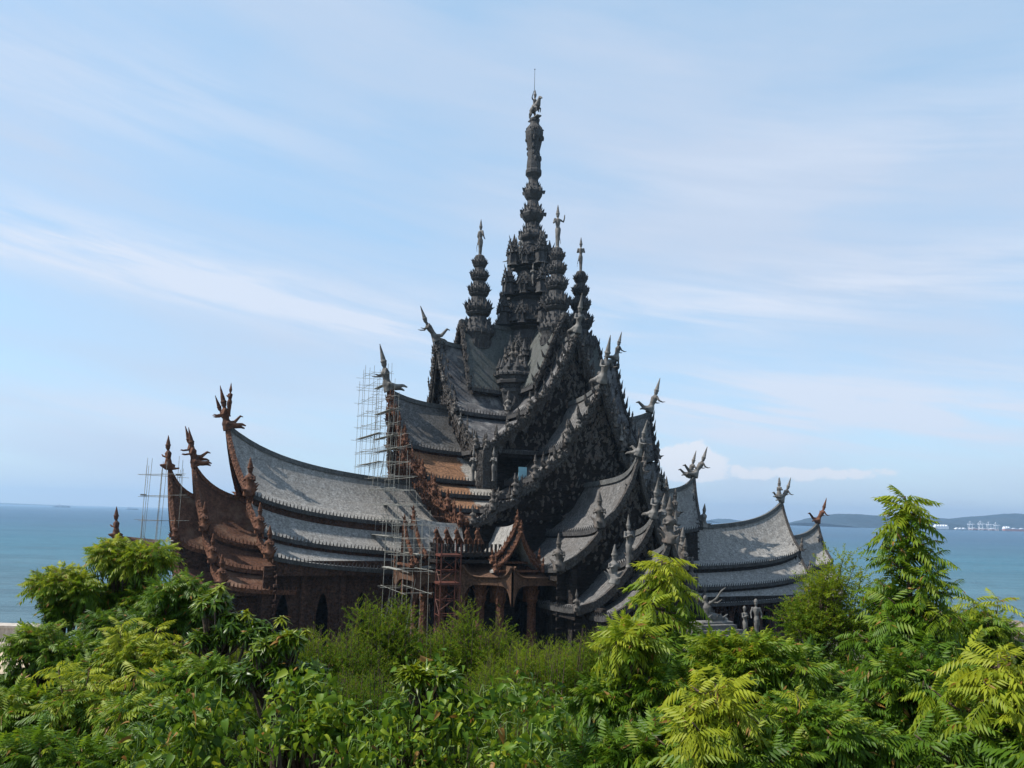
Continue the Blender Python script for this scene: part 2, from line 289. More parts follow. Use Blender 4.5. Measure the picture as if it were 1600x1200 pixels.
def make_sea():
    m, nt, p, o = new_mat('sea_water'); N, L = nt.nodes, nt.links
    tc = N.new('ShaderNodeTexCoord'); mp = N.new('ShaderNodeMapping'); mp.inputs['Scale'].default_value = (.32, 1.0, 1); L.new(tc.outputs['Object'], mp.inputs[0])
    def nz(s, d, ro=.6): n = N.new('ShaderNodeTexNoise'); n.inputs['Scale'].default_value = s; n.inputs['Detail'].default_value = d; n.inputs['Roughness'].default_value = ro; L.new(mp.outputs[0], n.inputs['Vector']); return n.outputs[0]
    h1 = nz(.30, 7, .7); h2 = nz(.012, 5); h3 = nz(.0022, 3)
    # shallow, sandier water near the shore turning to open blue water farther out
    sp = N.new('ShaderNodeSeparateXYZ'); L.new(tc.outputs['Object'], sp.inputs[0])
    ad = N.new('ShaderNodeMath'); ad.operation = 'MULTIPLY_ADD'; L.new(h2, ad.inputs[0]); ad.inputs[1].default_value = 260; L.new(sp.outputs[1], ad.inputs[2])
    mr = N.new('ShaderNodeMapRange'); mr.inputs[1].default_value = 250; mr.inputs[2].default_value = 1500; L.new(ad.outputs[0], mr.inputs[0])
    r = N.new('ShaderNodeValToRGB'); e = r.color_ramp.elements; e[0].color = (.072, .130, .155, 1); e[1].color = (.007, .066, .130, 1); q = e.new(.33); q.color = (.016, .104, .150, 1); q = e.new(.12); q.color = (.048, .122, .155, 1); L.new(mr.outputs[0], r.inputs[0])
    mx = N.new('ShaderNodeMix'); mx.data_type = 'RGBA'; mx.blend_type = 'MULTIPLY'; mx.inputs[0].default_value = .5; L.new(r.outputs[0], mx.inputs[6])
    r2 = N.new('ShaderNodeValToRGB'); r2.color_ramp.elements[0].position = .35; r2.color_ramp.elements[0].color = (.7, .7, .7, 1); r2.color_ramp.elements[1].position = .65; r2.color_ramp.elements[1].color = (1.15, 1.15, 1.15, 1); L.new(h3, r2.inputs[0]); L.new(r2.outputs[0], mx.inputs[7])
    rw = N.new('ShaderNodeMix'); rw.data_type = 'RGBA'; rw.blend_type = 'MULTIPLY'; rw.inputs[0].default_value = .75; h4 = nz(.045, 6, .65); am = N.new('ShaderNodeMath'); am.operation = 'MULTIPLY_ADD'; L.new(h4, am.inputs[0]); am.inputs[1].default_value = .8; am.inputs[2].default_value = -.40; an_ = N.new('ShaderNodeMath'); L.new(am.outputs[0], an_.inputs[0]); L.new(h1, an_.inputs[1]); r4 = N.new('ShaderNodeValToRGB'); r4.color_ramp.elements[0].position = .38; r4.color_ramp.elements[0].color = (.55, .6, .62, 1); r4.color_ramp.elements[1].position = .62; r4.color_ramp.elements[1].color = (1.25, 1.2, 1.2, 1)
    L.new(an_.outputs[0], r4.inputs[0]); L.new(mx.outputs[2], rw.inputs[6]); L.new(r4.outputs[0], rw.inputs[7]); L.new(rw.outputs[2], p.inputs['Base Color']); p.inputs['Roughness'].default_value = .32; p.inputs['IOR'].default_value = 1.33; p.inputs['Specular IOR Level'].default_value = .22
    b = N.new('ShaderNodeBump'); b.inputs['Strength'].default_value = 1.0; b.inputs['Distance'].default_value = 1.1; L.new(h1, b.inputs['Height'])
    b2 = N.new('ShaderNodeBump'); b2.inputs['Strength'].default_value = .8; b2.inputs['Distance'].default_value = 6; L.new(h2, b2.inputs['Height']); L.new(b.outputs[0], b2.inputs['Normal']); L.new(b2.outputs[0], p.inputs['Normal'])
    S = 60000; tag(MB().add([(-S, -400, 0), (S, -400, 0), (S, S*1.5, 0), (-S, S*1.5, 0)], [(0, 1, 2, 3)]).build('sea', m), 'blue green sea reaching to the horizon', 'sea', kind='structure')
make_sea()
M_HILL = wood('hill_forest_haze_tint', (.008, .026, .042), (.017, .042, .062), (.03, .045, .055), s1=.004, s2=.02, bump=.3, bs=.1)  # dark forest green shifted to blue: distance haze put into the base colour
def hill(pts, Y, depth, label):      # pts: photo pixels of the crest
    crest = [at(px, py, Y) for px, py in pts]
    xs = np.linspace(crest[0].x, crest[-1].x, 60); tab = [(c.x, max(c.z, .2)) for c in crest]; n = len(xs); v = []; M_ = 13
    for j in range(M_):
        t = -1+2*j/(M_-1)
        for i, x in enumerate(xs):
            zc = interp(tab, x); r = (1-abs(t)**1.6)
            v.append((x, Y+t*depth, zc*r*(1+.13*sin(i*.9+j*1.7)*(1-r)*2+.05*sin(i*2.3))-.6))
    f = [(j*n+i, j*n+i+1, (j+1)*n+i+1, (j+1)*n+i) for j in range(M_-1) for i in range(n-1)]
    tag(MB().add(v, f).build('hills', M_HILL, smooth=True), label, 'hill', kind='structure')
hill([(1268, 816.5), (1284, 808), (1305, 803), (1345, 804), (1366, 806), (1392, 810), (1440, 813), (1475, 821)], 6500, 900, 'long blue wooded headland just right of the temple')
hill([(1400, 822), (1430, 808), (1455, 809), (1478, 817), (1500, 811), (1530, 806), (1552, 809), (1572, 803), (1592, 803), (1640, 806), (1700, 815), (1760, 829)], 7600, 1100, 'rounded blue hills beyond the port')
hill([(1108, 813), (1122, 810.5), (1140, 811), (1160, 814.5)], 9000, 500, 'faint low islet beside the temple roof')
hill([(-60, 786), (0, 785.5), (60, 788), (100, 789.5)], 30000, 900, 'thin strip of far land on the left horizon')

def make_haze():
    m = bpy.data.materials.new('haze_air'); m.use_nodes = True; nt = m.node_tree; nt.nodes.clear(); o = nt.nodes.new('ShaderNodeOutputMaterial'); p = nt.nodes.new('ShaderNodeVolumePrincipled'); nt.links.new(p.outputs[0], o.inputs[1])
    p.inputs['Color'].default_value = (.48, .72, 1, 1); p.inputs['Density'].default_value = .000080; p.inputs['Anisotropy'].default_value = .3
    tag(MB().box((0, 7000, 140), (20000, 14300, 296)).build('haze', m), 'thin sea haze over the bay', 'haze', kind='stuff')
if HAZE: make_haze()

# ------------------------------------------------------------------ ships and port
M_SHIP = plain('ship_hull', (.10, .12, .16)); M_WHITE = plain('port_white', (.75, .76, .78)); M_PRED = plain('port_red', (.42, .16, .12)); M_GREYB = plain('port_grey', (.45, .47, .5))
def ship(px, py, Y, length, label, super_at):
    p = at(px, py, Y); e = empty('cargo_ship', (p.x, p.y, 0)); tag(e, label, 'ship', 'ships on the horizon')
    h = length*.045; b = MB(); L_ = length/2
    pr = [(-L_, .75), (-L_*.96, 1), (L_*.85, 1), (L_, .1)]; w = length*.07; vs = []
    for x, k in pr: vs += [(x*.97, -w*k*.7, -1), (x*.97, w*k*.7, -1), (x, -w*k, h), (x, w*k, h)]
    fs = []
    for i in range(3):
        a = i*4; fs += [(a, a+4, a+6, a+2), (a+1, a+3, a+7, a+5), (a+2, a+6, a+7, a+3)]
    b.add(vs, fs+[(0, 2, 3, 1), (12, 13, 15, 14)]).build('hull', M_SHIP, e)
    sx = super_at*length; MB().box((sx, 0, h*1.9), (length*.09, w*1.5, h*1.8)).box((sx, 0, h*3.0), (length*.06, w*1.7, h*.5)).build('bridge', M_GREYB, e)
    MB().tube([(sx-length*.03, 0, h*2.8), (sx-length*.035, 0, h*4.2)], length*.014, 8).build('funnel', M_SHIP, e)
    cg = MB().box((0, 0, h*.98), (L_*1.5, w*1.2, h*.1)); n = 9
    for i in range(n):
        x = -L_*.75+i*(L_*1.5/(n-1))
        if abs(x-sx) > length*.07: cg.box((x, 0, h*(1.25+.12*(i % 3))), (length*.07, w*1.5, h*.5+h*.25*(i % 3)))
    cg.build('deck_cargo', M_SHIP, e)
ship(97, 788.6, 9000, 190, 'long low cargo ship on the horizon at the far left', -.1)
ship(207, 791, 7500, 112, 'smaller cargo ship on the horizon between the far-left ship and the scaffolded gable', -.33)
def crane(px, Y, H, label):
    p = at(px, 822, Y); e = empty('port_crane', (p.x, p.y, 1)); tag(e, label, 'crane', 'cranes at the port')
    b = MB()
    for x in (-H*.16, H*.16):
        for y in (-8, 8): b.bar((x, y, 0), (x, y, H*.62), H*.022)
        b.bar((x, -8, H*.3), (x, 8, H*.3), H*.018)
    b.box((0, 0, H*.62), (H*.42, 18, H*.05)); b.build('portal', M_WHITE, e)
    MB().bar((-H*.35, 0, H*.66), (H*.55, 0, H*.66), H*.022).build('boom', M_WHITE, e)
    MB().bar((0, 0, H*.62), (0, 0, H), H*.022).bar((0, 0, H), (H*.5, 0, H*.66), H*.010).bar((0, 0, H), (-H*.3, 0, H*.66), H*.010).build('mast', M_WHITE, e)
for px, H, lb in ((1516, 60, 'leftmost white crane of the port row beyond the bay'), (1532, 64, 'second white port crane from the left beyond the bay'), (1545, 60, 'third white port crane beyond the bay'), (1556, 56, 'rightmost white port crane of the row beyond the bay')):
    crane(px, 5600, H, lb)
for i, (px, w, h, m_, lb) in enumerate(((1470, 90, 26, M_WHITE, 'white round-topped terminal building on the far shore at the foot of the hills'), (1500, 70, 12, M_WHITE, 'low white shed left of the port cranes'), (1536, 190, 14, M_PRED, 'long rust red stack yard under the port cranes'), (1585, 150, 18, M_PRED, 'rust red port sheds at the right edge of the photo'), (1572, 40, 24, M_WHITE, 'small white port block between the cranes and the red sheds'))):
    p = at(px, 822, 5650+i*9); e = empty('port_building', (p.x, p.y, .5)); tag(e, lb, 'building', 'port buildings')
    MB().box((0, 0, h*.4), (w, 30, h*.8)).build('wall', m_, e)
    r = MB(); n = 5 if i == 0 else 3
    for k in range(n):
        x = (-.5+(k+.5)/n)*w; hh = h*.45; r.add([(x-w/n/2, -15, h*.8), (x+w/n/2, -15, h*.8), (x, -15, h*.8+hh), (x-w/n/2, 15, h*.8), (x+w/n/2, 15, h*.8), (x, 15, h*.8+hh)], [(0, 1, 2), (3, 5, 4), (0, 2, 5, 3), (1, 4, 5, 2)])
    r.build('roof', M_WHITE if i != 3 else M_GREYB, e)

# ------------------------------------------------------------------ figures (carved statues), unit height 1
DG = None
def remeshed(mb, name, vox=.016):
    me = mb.mesh(name+'_raw'); o = bpy.data.objects.new(name+'_tmp', me); COL.objects.link(o)
    md = o.modifiers.new('r', 'REMESH'); md.mode = 'VOXEL'; md.voxel_size = vox; md.use_smooth_shade = True
    bpy.context.view_layer.update(); dg = bpy.context.evaluated_depsgraph_get()
    out = bpy.data.meshes.new_from_object(o.evaluated_get(dg)); out.name = name; bpy.data.objects.remove(o); bpy.data.meshes.remove(me); return out
def head(b, c, s=1.0, d=(0, 0, 1), crown=.20):
    c = Vector(c); d = Vector(d).normalized(); fx = Vector((1, 0, 0)); fx = (fx-d*fx.dot(d)).normalized()
    b.ball(c, (.046*s, .042*s, .058*s), 10, 8); b.ball(c+fx*.045*s, .012*s, 6, 4)
    b.tube([c+d*.03*s, c+d*.05*s, c+d*.075*s, c+d*.09*s, c+d*(.09+crown*.45)*s, c+d*(.09+crown)*s], [.052*s, .060*s, .040*s, .044*s, .026*s, .009*s], 8)
def fig_stand(arms=0, crown=.20):
    b = MB(); b.tube([(0, 0, 0), (0, 0, .02), (0, 0, .06), (.005, 0, .25), (.012, .004, .42), (.004, .008, .50), (0, .004, .58), (.004, 0, .68), (0, 0, .76), (0, 0, .795), (0, 0, .84)],
                     [.075, .075, .055, .062, .082, .088, .055, .078, .082, .030, .028], 10, .8)
    head(b, (0, 0, .87), crown=crown)
    for s_ in (-1, 1):
        b.ball((0, s_*.085, .76), .032, 8, 5)
        if arms == 0: pts = [(0, s_*.085, .76), (.0, s_*.125, .64), (.05, s_*.12, .54), (.09, s_*.12, .52)]
        elif arms == 1: pts = [(0, s_*.085, .76), (.0, .17, .73), (.02, .19, .84), (.03, .185, .92)] if s_ > 0 else [(0, s_*.085, .76), (.0, -.12, .65), (.09, -.13, .67), (.13, -.13, .70)]
        elif arms == 2: pts = [(0, s_*.085, .76), (.03, s_*.12, .65), (.10, s_*.04, .69), (.12, s_*.01, .72)]
        else: pts = [(0, s_*.085, .76), (.05, s_*.15, .70), (.13, s_*.19, .68), (.19, s_*.20, .66)]
        b.tube(pts, [.030, .026, .020, .014], 7)
    b.tube([(-.03, .05, .50), (-.05, .10, .30), (-.02, .12, .12)], [.02, .014, .01], 5)
    return b
def fig_fly(lean=.35, leg=.1):
    b = MB(); b.tube([(-.02, 0, -.06), (0, 0, 0), (.05*lean*2, 0, .10), (.12*lean*2.4, 0, .24), (.15*lean*2.4, 0, .32), (.17*lean*2.4, 0, .36)], [.085, .095, .065, .09, .04, .03], 10, .85)
    hc = Vector((.18*lean*2.4, 0, .395)); head(b, hc, 1.15, (.22+lean*.3, 0, 1), .26)
    for s_ in (-1, 1):
        sh = Vector((.13*lean*2.4, s_*.09, .285)); b.ball(sh, .034, 8, 5)
        b.tube([sh, sh+Vector((.04, s_*.05, -.11)), sh+Vector((.15, s_*.02, -.13)), sh+Vector((.23, s_*.03, -.12))], [.032, .026, .020, .013], 7)
        k = leg if s_ > 0 else -.06
        b.tube([(0, s_*.05, 0), (-.16, s_*.07, -.02+k*.3), (-.30, s_*.09, .02+k), (-.38, s_*.09, -.01+k)], [.062, .050, .032, .016], 8)
    b.tube([(-.05, 0, -.12), (-.02, 0, -.05), (0, 0, 0)], [.11, .10, .08], 8)
    return b
def fig_kneel():
    b = MB(); b.tube([(-.14, 0, .04), (0, 0, .06), (.02, 0, .14), (.03, 0, .25), (.04, 0, .38), (.045, 0, .44), (.05, 0, .48)], [.07, .12, .11, .075, .10, .04, .03], 10, .85); head(b, (.055, 0, .52), 1.2, (0.05, 0, 1), .16)
    for s_ in (-1, 1):
        sh = Vector((.04, s_*.10, .39)); b.ball(sh, .036, 8, 5); b.tube([sh, (.05, s_*.14, .27), (.15, s_*.07, .30), (.19, s_*.015, .35)], [.034, .028, .021, .013], 7)
        b.tube([(0, s_*.06, .07), (.18, s_*.08, .06), (.05, s_*.09, .0), (-.12, s_*.08, 0), (-.25, s_*.07, .02)], [.07, .055, .04, .03, .018], 8)
    return b
def fig_guard():      # upright crowned torso rising from curling leaves
    b = MB(); b.tube([(0, 0, 0), (.02, 0, .10), (-.02, 0, .24), (0, 0, .38), (.01, 0, .48), (.02, 0, .56), (.02, 0, .60)], [.19, .16, .12, .12, .14, .06, .05], 9, .85); head(b, (.025, 0, .64), 1.5, (.1, 0, 1), .14)
    for s_ in (-1, 1):
        b.tube([(.01, s_*.12, .50), (.03, s_*.17, .38), (.13, s_*.08, .42)], [.040, .032, .018], 6)
        b.flame((0, s_*.10, .0), (0, s_*.35, 1), (0, s_, 0), .38, .16, .10); b.flame((-.06, s_*.05, .15), (-.5, s_*.2, 1), (-1, 0, 0), .30, .14, .08)
    b.flame((.08, 0, 0), (.8, 0, .8), (1, 0, 0), .32, .16, .10); b.flame((-.10, 0, 0), (-.7, 0, .8), (-1, 0, 0), .34, .16, .10)
    return b
def fig_horse_rider():
    b = MB(); b.tube([(-.22, 0, .34), (-.12, 0, .36), (.05, 0, .36), (.18, 0, .42), (.26, 0, .54), (.30, 0, .60)], [.08, .11, .105, .10, .06, .05], 10)
    b.tube([(.28, 0, .62), (.38, 0, .57), (.44, 0, .52)], [.05, .038, .026], 8)
    for s_ in (-1, 1):
        b.tube([(.12, s_*.06, .34), (.24, s_*.07, .27), (.22, s_*.07, .14)], [.045, .028, .018], 7); b.tube([(-.16, s_*.06, .34), (-.10, s_*.07, .18), (-.18, s_*.07, .10), (-.14, s_*.07, 0)], [.06, .035, .024, .02], 7)
    b.tube([(-.24, 0, .38), (-.34, 0, .30), (-.36, 0, .12)], [.035, .03, .01], 6)
    b.tube([(-.04, 0, .42), (-.03, 0, .52), (-.02, 0, .66), (-.01, 0, .70), (0, 0, .74)], [.07, .055, .075, .03, .028], 9, .85); head(b, (0, 0, .78), 1.0, (0, 0, 1), .15)
    for s_ in (-1, 1):
        b.tube([(-.04, s_*.05, .46), (.06, s_*.11, .36), (.03, s_*.12, .24)], [.045, .035, .02], 7)
    b.tube([(-.02, .08, .66), (.08, .12, .58), (.17, .06, .62)], [.028, .022, .014], 6); b.tube([(-.02, -.08, .66), (.06, -.15, .68), (.16, -.17, .76), (.20, -.17, .84)], [.028, .022, .016, .012], 6)
    b.box((0, 0, .0), (.6, .18, .04)); return b
def fig_dancer():    # arms thrown up, reclining body
    b = MB(); b.tube([(-.45, 0, .06), (-.25, 0, .10), (-.05, 0, .12), (.06, 0, .22), (.08, 0, .36), (.10, 0, .45), (.11, 0, .50)], [.05, .09, .12, .075, .10, .04, .035], 9); b.ball((.12, 0, .56), (.055, .05, .065), 9, 7)
    b.tube([(.08, .09, .44), (.0, .25, .56), (-.08, .33, .74), (-.18, .36, .82)], [.036, .03, .024, .012], 7); b.tube([(.08, -.09, .44), (.18, -.22, .56), (.26, -.33, .66), (.38, -.40, .62)], [.036, .03, .024, .012], 7)
    b.tube([(.06, .05, .48), (-.10, .14, .46), (-.2, .2, .55)], [.03, .025, .012], 6)
    for i in range(5): b.flame((-.3+.1*i, .08, .08), (-.4, .4*(-1)**i, 1), (-1, 0, 0), .22, .10, .05)
    b.box((-.1, 0, .02), (.8, .35, .06)); return b
ME = dict(round0=remeshed(fig_stand(0, .03), 'statue_round'), round2=remeshed(fig_stand(2, .03), 'statue_round_pray'), stand0=remeshed(fig_stand(0), 'statue_plain'), stand1=remeshed(fig_stand(1), 'statue_raised'), stand2=remeshed(fig_stand(2), 'statue_pray'), stand3=remeshed(fig_stand(3), 'statue_reach'),
          fly=remeshed(fig_fly(.35, .12), 'statue_fly'), fly2=remeshed(fig_fly(.62, .2), 'statue_fly2'), fly3=remeshed(fig_fly(.18, -.02), 'statue_fly3'), kneel=remeshed(fig_kneel(), 'statue_kneel'),
          guard=remeshed(fig_guard(), 'statue_guard', .02), rider=remeshed(fig_horse_rider(), 'statue_rider'), dancer=remeshed(fig_dancer(), 'statue_dancer'))
MEB = {k: (lambda m: m)(v.copy()) for k, v in ME.items()}
MED = {k: ME[k].copy() for k in ME}
for k in ME: ME[k].materials.append(M_STAT); MEB[k].materials.append(M_BROWN); MED[k].materials.append(M_STATD)

# ------------------------------------------------------------------ the temple
PHI = radians(204); TC = Vector((3.414, 162.0, 0))
T = empty('temple', TC, PHI); tag(T, 'huge carved grey wooden temple with tall spire, stacked curved roofs and brown left wing', 'temple')
def sdir(k): return k*pi/2
def spin(o, k): o.rotation_euler = (0, 0, sdir(k)); return o
def ladder(prof, n):          # resample a (w,z) profile smoothly
    w = [p[0] for p in prof]; out = []
    for i in range(n+1):
        x = w[0]+(w[-1]-w[0])*i/n; out.append((x, interp(prof, x)))
    return out
class Wing:
    """stack of gabled roof tiers along local +x (s outward); rotated by k quarter turns"""
    def __init__(s, k, tiers, s0, s1, lean, lift, mats, gable=None, base=0.0, flames=1.0, mat_b=None, trim=True, sbase=None, scallop=False):
        s.sbase = base if sbase is None else sbase; s.scallop = scallop
        s.k = k; s.tm = mats[0] if isinstance(mats, (list, tuple)) else mats; s.tiers = tiers; s.s0 = s0; s.s1 = s1; s.lean = lean; s.lift = lift; s.mb = mat_b or M_CARVE
        for i, pr in enumerate(tiers):
            s.tier(pr, mats[i] if isinstance(mats, (list, tuple)) else mats, i, trim)
        s.ridge(); s.barge(flames)
        if gable: s.gable(gable, base)
    def zl(s, x, w):
        t = max(0, (x-s.s0)/(s.s1-s.s0)); return s.lift(t)*(1-.035*abs(w))
    def tier(s, pr, mat, idx, trim):
        q = ladder(pr, 7); ns = 18; sides = (-1, 1); b = MB()
        for sd in sides:
            tb = MB()
            if idx: b = MB()
            vs = []
            for i in range(ns+1):
                t = i/ns
                for (w, z) in q:
                    e = s.s1-s.lean*w-.15; x = s.s0+(e-s.s0)*t; vs.append((x, sd*w, z+s.zl(x, w)))
            m = len(q); top = len(vs)
            vs += [(x, y-sd*.02, z-.38) for x, y, z in vs]
            f = []
            for i in range(ns):
                for j in range(m-1):
                    a = i*m+j; fa = (a, a+m, a+m+1, a+1); fb = (a+top, a+1+top, a+m+1+top, a+m+top)
                    f += [fa if sd > 0 else fa[::-1], fb if sd > 0 else fb[::-1]]
                a = i*m+m-1; f.append((a, a+m, a+m+top, a+top) if sd > 0 else (a, a+top, a+m+top, a+m))
            for j in range(m-1):
                a = ns*m+j; f.append((a, a+1, a+1+top, a+top))
                f.append((j, j+top, j+1+top, j+1))
            b.add(vs, f)
            if idx:      # boarded riser up to the eave above
                pw, pz = s.tiers[idx-1][-1]; w0 = pr[0][0]+.12; e0 = s.s1-s.lean*pw-.5; rv = []
                for i in range(ns+1):
                    x = s.s0+(e0-s.s0)*i/ns; rv += [(x, sd*w0, pr[0][1]+s.zl(x, w0)-.5), (x, sd*w0, pz+s.zl(x, pw)-.05), (x, sd*(w0-.25), pr[0][1]+s.zl(x, w0)-.5), (x, sd*(w0-.25), pz+s.zl(x, pw)-.05)]
                b.add(rv, [(4*i, 4*i+4, 4*i+5, 4*i+1) for i in range(ns)]+[(4*i+3, 4*i+7, 4*i+6, 4*i+2) for i in range(ns)])
            # eave fascia and antefix teeth
            w, z = pr[-1]; e = s.s1-s.lean*w-.4; n = max(4, int((e-s.s0)/.58)); pp = []
            for i in range(n+1):
                x = s.s0+(e-s.s0)*i/n; zz = z+s.zl(x, w); pp.append((x, sd*(w+.06), zz-.30))
                if trim and x > w*.6: tb.flame((x, sd*(w+.10), zz-.10), (0, sd*.15, 1), (0, sd, 0), .80, .28, .24, .06)
            for a_, c_ in zip(pp, pp[1:]):
                tb.add([(a_[0], a_[1]-.12, a_[2]-.34), (a_[0], a_[1]+.12, a_[2]-.34), (a_[0], a_[1]+.12, a_[2]+.30), (a_[0], a_[1]-.12, a_[2]+.30),
                        (c_[0], c_[1]-.12, c_[2]-.34), (c_[0], c_[1]+.12, c_[2]-.34), (c_[0], c_[1]+.12, c_[2]+.30), (c_[0], c_[1]-.12, c_[2]+.30)], [(0, 4, 5, 1), (1, 5, 6, 2), (2, 6, 7, 3), (3, 7, 4, 0)])
            spin(tb.build('eave_trim', M_TOWER if mat is not M_BROWNR else M_BROWN, T), s.k)
            if idx or sd == 1:
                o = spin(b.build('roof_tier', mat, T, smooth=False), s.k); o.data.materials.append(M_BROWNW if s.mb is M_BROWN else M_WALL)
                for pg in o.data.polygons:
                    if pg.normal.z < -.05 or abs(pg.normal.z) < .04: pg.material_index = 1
                if mat is M_ORANGE: o['label'] = 'roof tier with new orange shingles'
                if mat is M_BROWNR: o['label'] = 'brown boarded roof tier'
    def top(s, x): return s.tiers[0][0][1]+s.zl(x, 0)
    def ridge(s):
        b = MB(); pts = [s.s0+(s.s1-s.s0)*i/22 for i in range(23)]
        vs = []; 
        for x in pts:
            z = s.top(x); hw = .42; vs += [(x, -hw, z-.35), (x, -hw*.8, z+.45), (x, hw*.8, z+.45), (x, hw, z-.35)]
        f = []
        for i in range(22):
            a = i*4; f += [(a, a+1, a+5, a+4), (a+1, a+2, a+6, a+5), (a+2, a+3, a+7, a+6)]
        b.add(vs, f+[(88, 89, 90, 91)]); spin(b.build('ridge_cap', M_RIDGE if s.tm is not M_BROWNR else M_BROWN, T), s.k)
    def edge(s):                      # outline of the gable end: list of (x,w,z)
        out = []
        for pr in s.tiers:
            for w, z in ladder(pr, 6):
                x = s.s1-s.lean*w; out.append((x, w, z+s.zl(x, w)))
        return out
    def barge(s, fl):
        e = s.edge(); big = s.s1 > 25
        for sd in (-1, 1):
            b = MB(); vs = []
            wd = .95 if big else .75
            for (x, w, z) in e: vs += [(x-.25, sd*(w+.10), z+.22), (x+.30, sd*(w+.10), z+.22), (x+.30, sd*max(w-.15, 0), z-wd), (x-.25, sd*max(w-.15, 0), z-wd)]
            f = []
            for i in range(len(e)-1):
                a = i*4
                for k in range(4): f.append((a+k, a+(k+1) % 4, a+4+(k+1) % 4, a+4+k))
            b.add(vs, f+[(3, 2, 1, 0), tuple(len(vs)-4+k for k in range(4))])
            # carved crest along the upper edge, lace or scalloped arches below
            acc = 0; cnt = 0
            for (p, q) in zip(e, e[1:]):
                d = Vector(q)-Vector(p); L_ = d.length
                if L_ < .05 or q[1] <= p[1]: continue
                dn = Vector((d.x, sd*d.y, d.z)).normalized(); nrm = Vector((0, sd*(-d.z), d.y)).normalized()
                t = acc
                while t < L_:
                    c = Vector((p[0], sd*p[1], p[2]))+dn*t; cnt += 1
                    if fl > 0:
                        if cnt % 4 == 0:
                            h = random.uniform(1.9, 2.7)*fl; b.flame(c+Vector((0, 0, .0)), nrm+Vector((.12*random.uniform(-1, 1), 0, .75)), -dn, h, h*.34, h*.22, random.uniform(.05, .22))
                            b.flame(c+Vector((.1, 0, -.1)), nrm*.5+Vector((.6, 0, .6)), -dn, h*.5, h*.25, h*.2, .3)
                        else:
                            h = random.uniform(.35, .75)*fl; b.flame(c+Vector((.02, 0, .1)), nrm+Vector((.4*random.uniform(-1, 1), 0, .3)), -dn, h, h*.8, h*.5, .28)
                        b.ball(c+Vector((.33, 0, -.35+random.uniform(-.2, .2))), (.14, random.uniform(.16, .3), random.uniform(.2, .34)), 5, 4)
                        b.flame(c+Vector((.15, -sd*.15, -wd+.15)), (0, -sd*.15, -1), dn, .6*fl*random.uniform(.5, 1.4), .38, .22, .1)
                    t += .62
                acc = t-L_
            if s.scallop:        # hanging arched lace board
                tot = [0]
                for (p, q) in zip(e, e[1:]): tot.append(tot[-1]+(Vector(q)-Vector(p)).length)
                nA = int(tot[-1]/2.7); 
                def pt(u):
                    for i in range(len(e)-1):
                        if u <= tot[i+1] or i == len(e)-2:
                            r = (u-tot[i])/max(1e-6, tot[i+1]-tot[i]); return Vector(e[i]).lerp(Vector(e[i+1]), r)
                M2 = nA*8; vv = []
                for i in range(M2+1):
                    p = pt(tot[-1]*i/M2); ph = (i % 8)/8.0; dep = 1.0+1.5*(abs(2*ph-1))**2.2
                    y = max(p.y-.2, 0); vv += [(p.x-.45, sd*y, p.z-.4), (p.x-.45, sd*max(y-.15, 0), p.z-.4-dep), (p.x-.15, sd*y, p.z-.4), (p.x-.15, sd*max(y-.15, 0), p.z-.4-dep)]
                b.add(vv, [(4*i, 4*i+1, 4*i+5, 4*i+4) for i in range(M2)]+[(4*i+2, 4*i+6, 4*i+7, 4*i+3) for i in range(M2)]+[(4*i+1, 4*i+3, 4*i+7, 4*i+5) for i in range(M2)])
            spin(b.build('bargeboard', s.mb, T), s.k)
    def gable(s, back, base):
        e = s.edge(); wl = e[-1][1]; sg = s.s1-s.lean*wl-back
        rows = [(x-back-.35, w, z-s.zl(x, w)+s.zl(x-back-.35, w)-.55) for x, w, z in e]; rr = [rows[0]]
        for r_ in rows[1:]:
            if r_[2] < rr[-1][2]-.02 and r_[1] > rr[-1][1]: rr.append(r_)
        poly = rr; n = len(rr); b = MB(); vs = []
        for x, w, z in rr: vs += [(x, -w, z), (x, w, z)]
        b.add(vs, [(2*i, 2*i+2, 2*i+3, 2*i+1) for i in range(n-1)])
        wt = wl-.2; zt = poly[-1][2]; xb = poly[-1][0]; b.add([(xb, -wt, base), (xb, wt, base), (xb, wt, zt), (xb, -wt, zt)], [(0, 1, 2, 3)])
        xz = lambda zz: interp([(r_[2], r_[0]) for r_ in reversed(rr)], zz)
        for sd in (-1, 1): b.add([(xb, sd*wt, min(s.sbase, zt)), (xb, sd*wt, zt), (s.s0, sd*wt, zt), (s.s0, sd*wt, min(s.sbase, zt))], [(0, 1, 2, 3)] if sd < 0 else [(3, 2, 1, 0)])
        sg = xb
        # dark doorway-like arch in the middle of the upper gables
        if s.scallop: b.tube([(xz(41)+.4, -1.5, 38), (xz(41)+.3, -1.4, 43), (xz(46)+.3, 0, 47.5), (xz(41)+.3, 1.4, 43), (xz(41)+.4, 1.5, 38)], .3, 5)
        # horizontal mouldings
        top = s.tiers[0][0][1]; z = zt-.2
        zs = [z-1.1*i-.3*(i % 2) for i in range(int((z-base)/1.15))]
        for i, zz in enumerate(zs): b.box((sg+.12, 0, zz), (.32+.18*(i % 3 == 0), 2*wt+.2, .22+.2*(i % 3 == 0)))
        # carved relief on the tympanum
        nf0 = len(b.f); c = b; H = top-zt+1.5
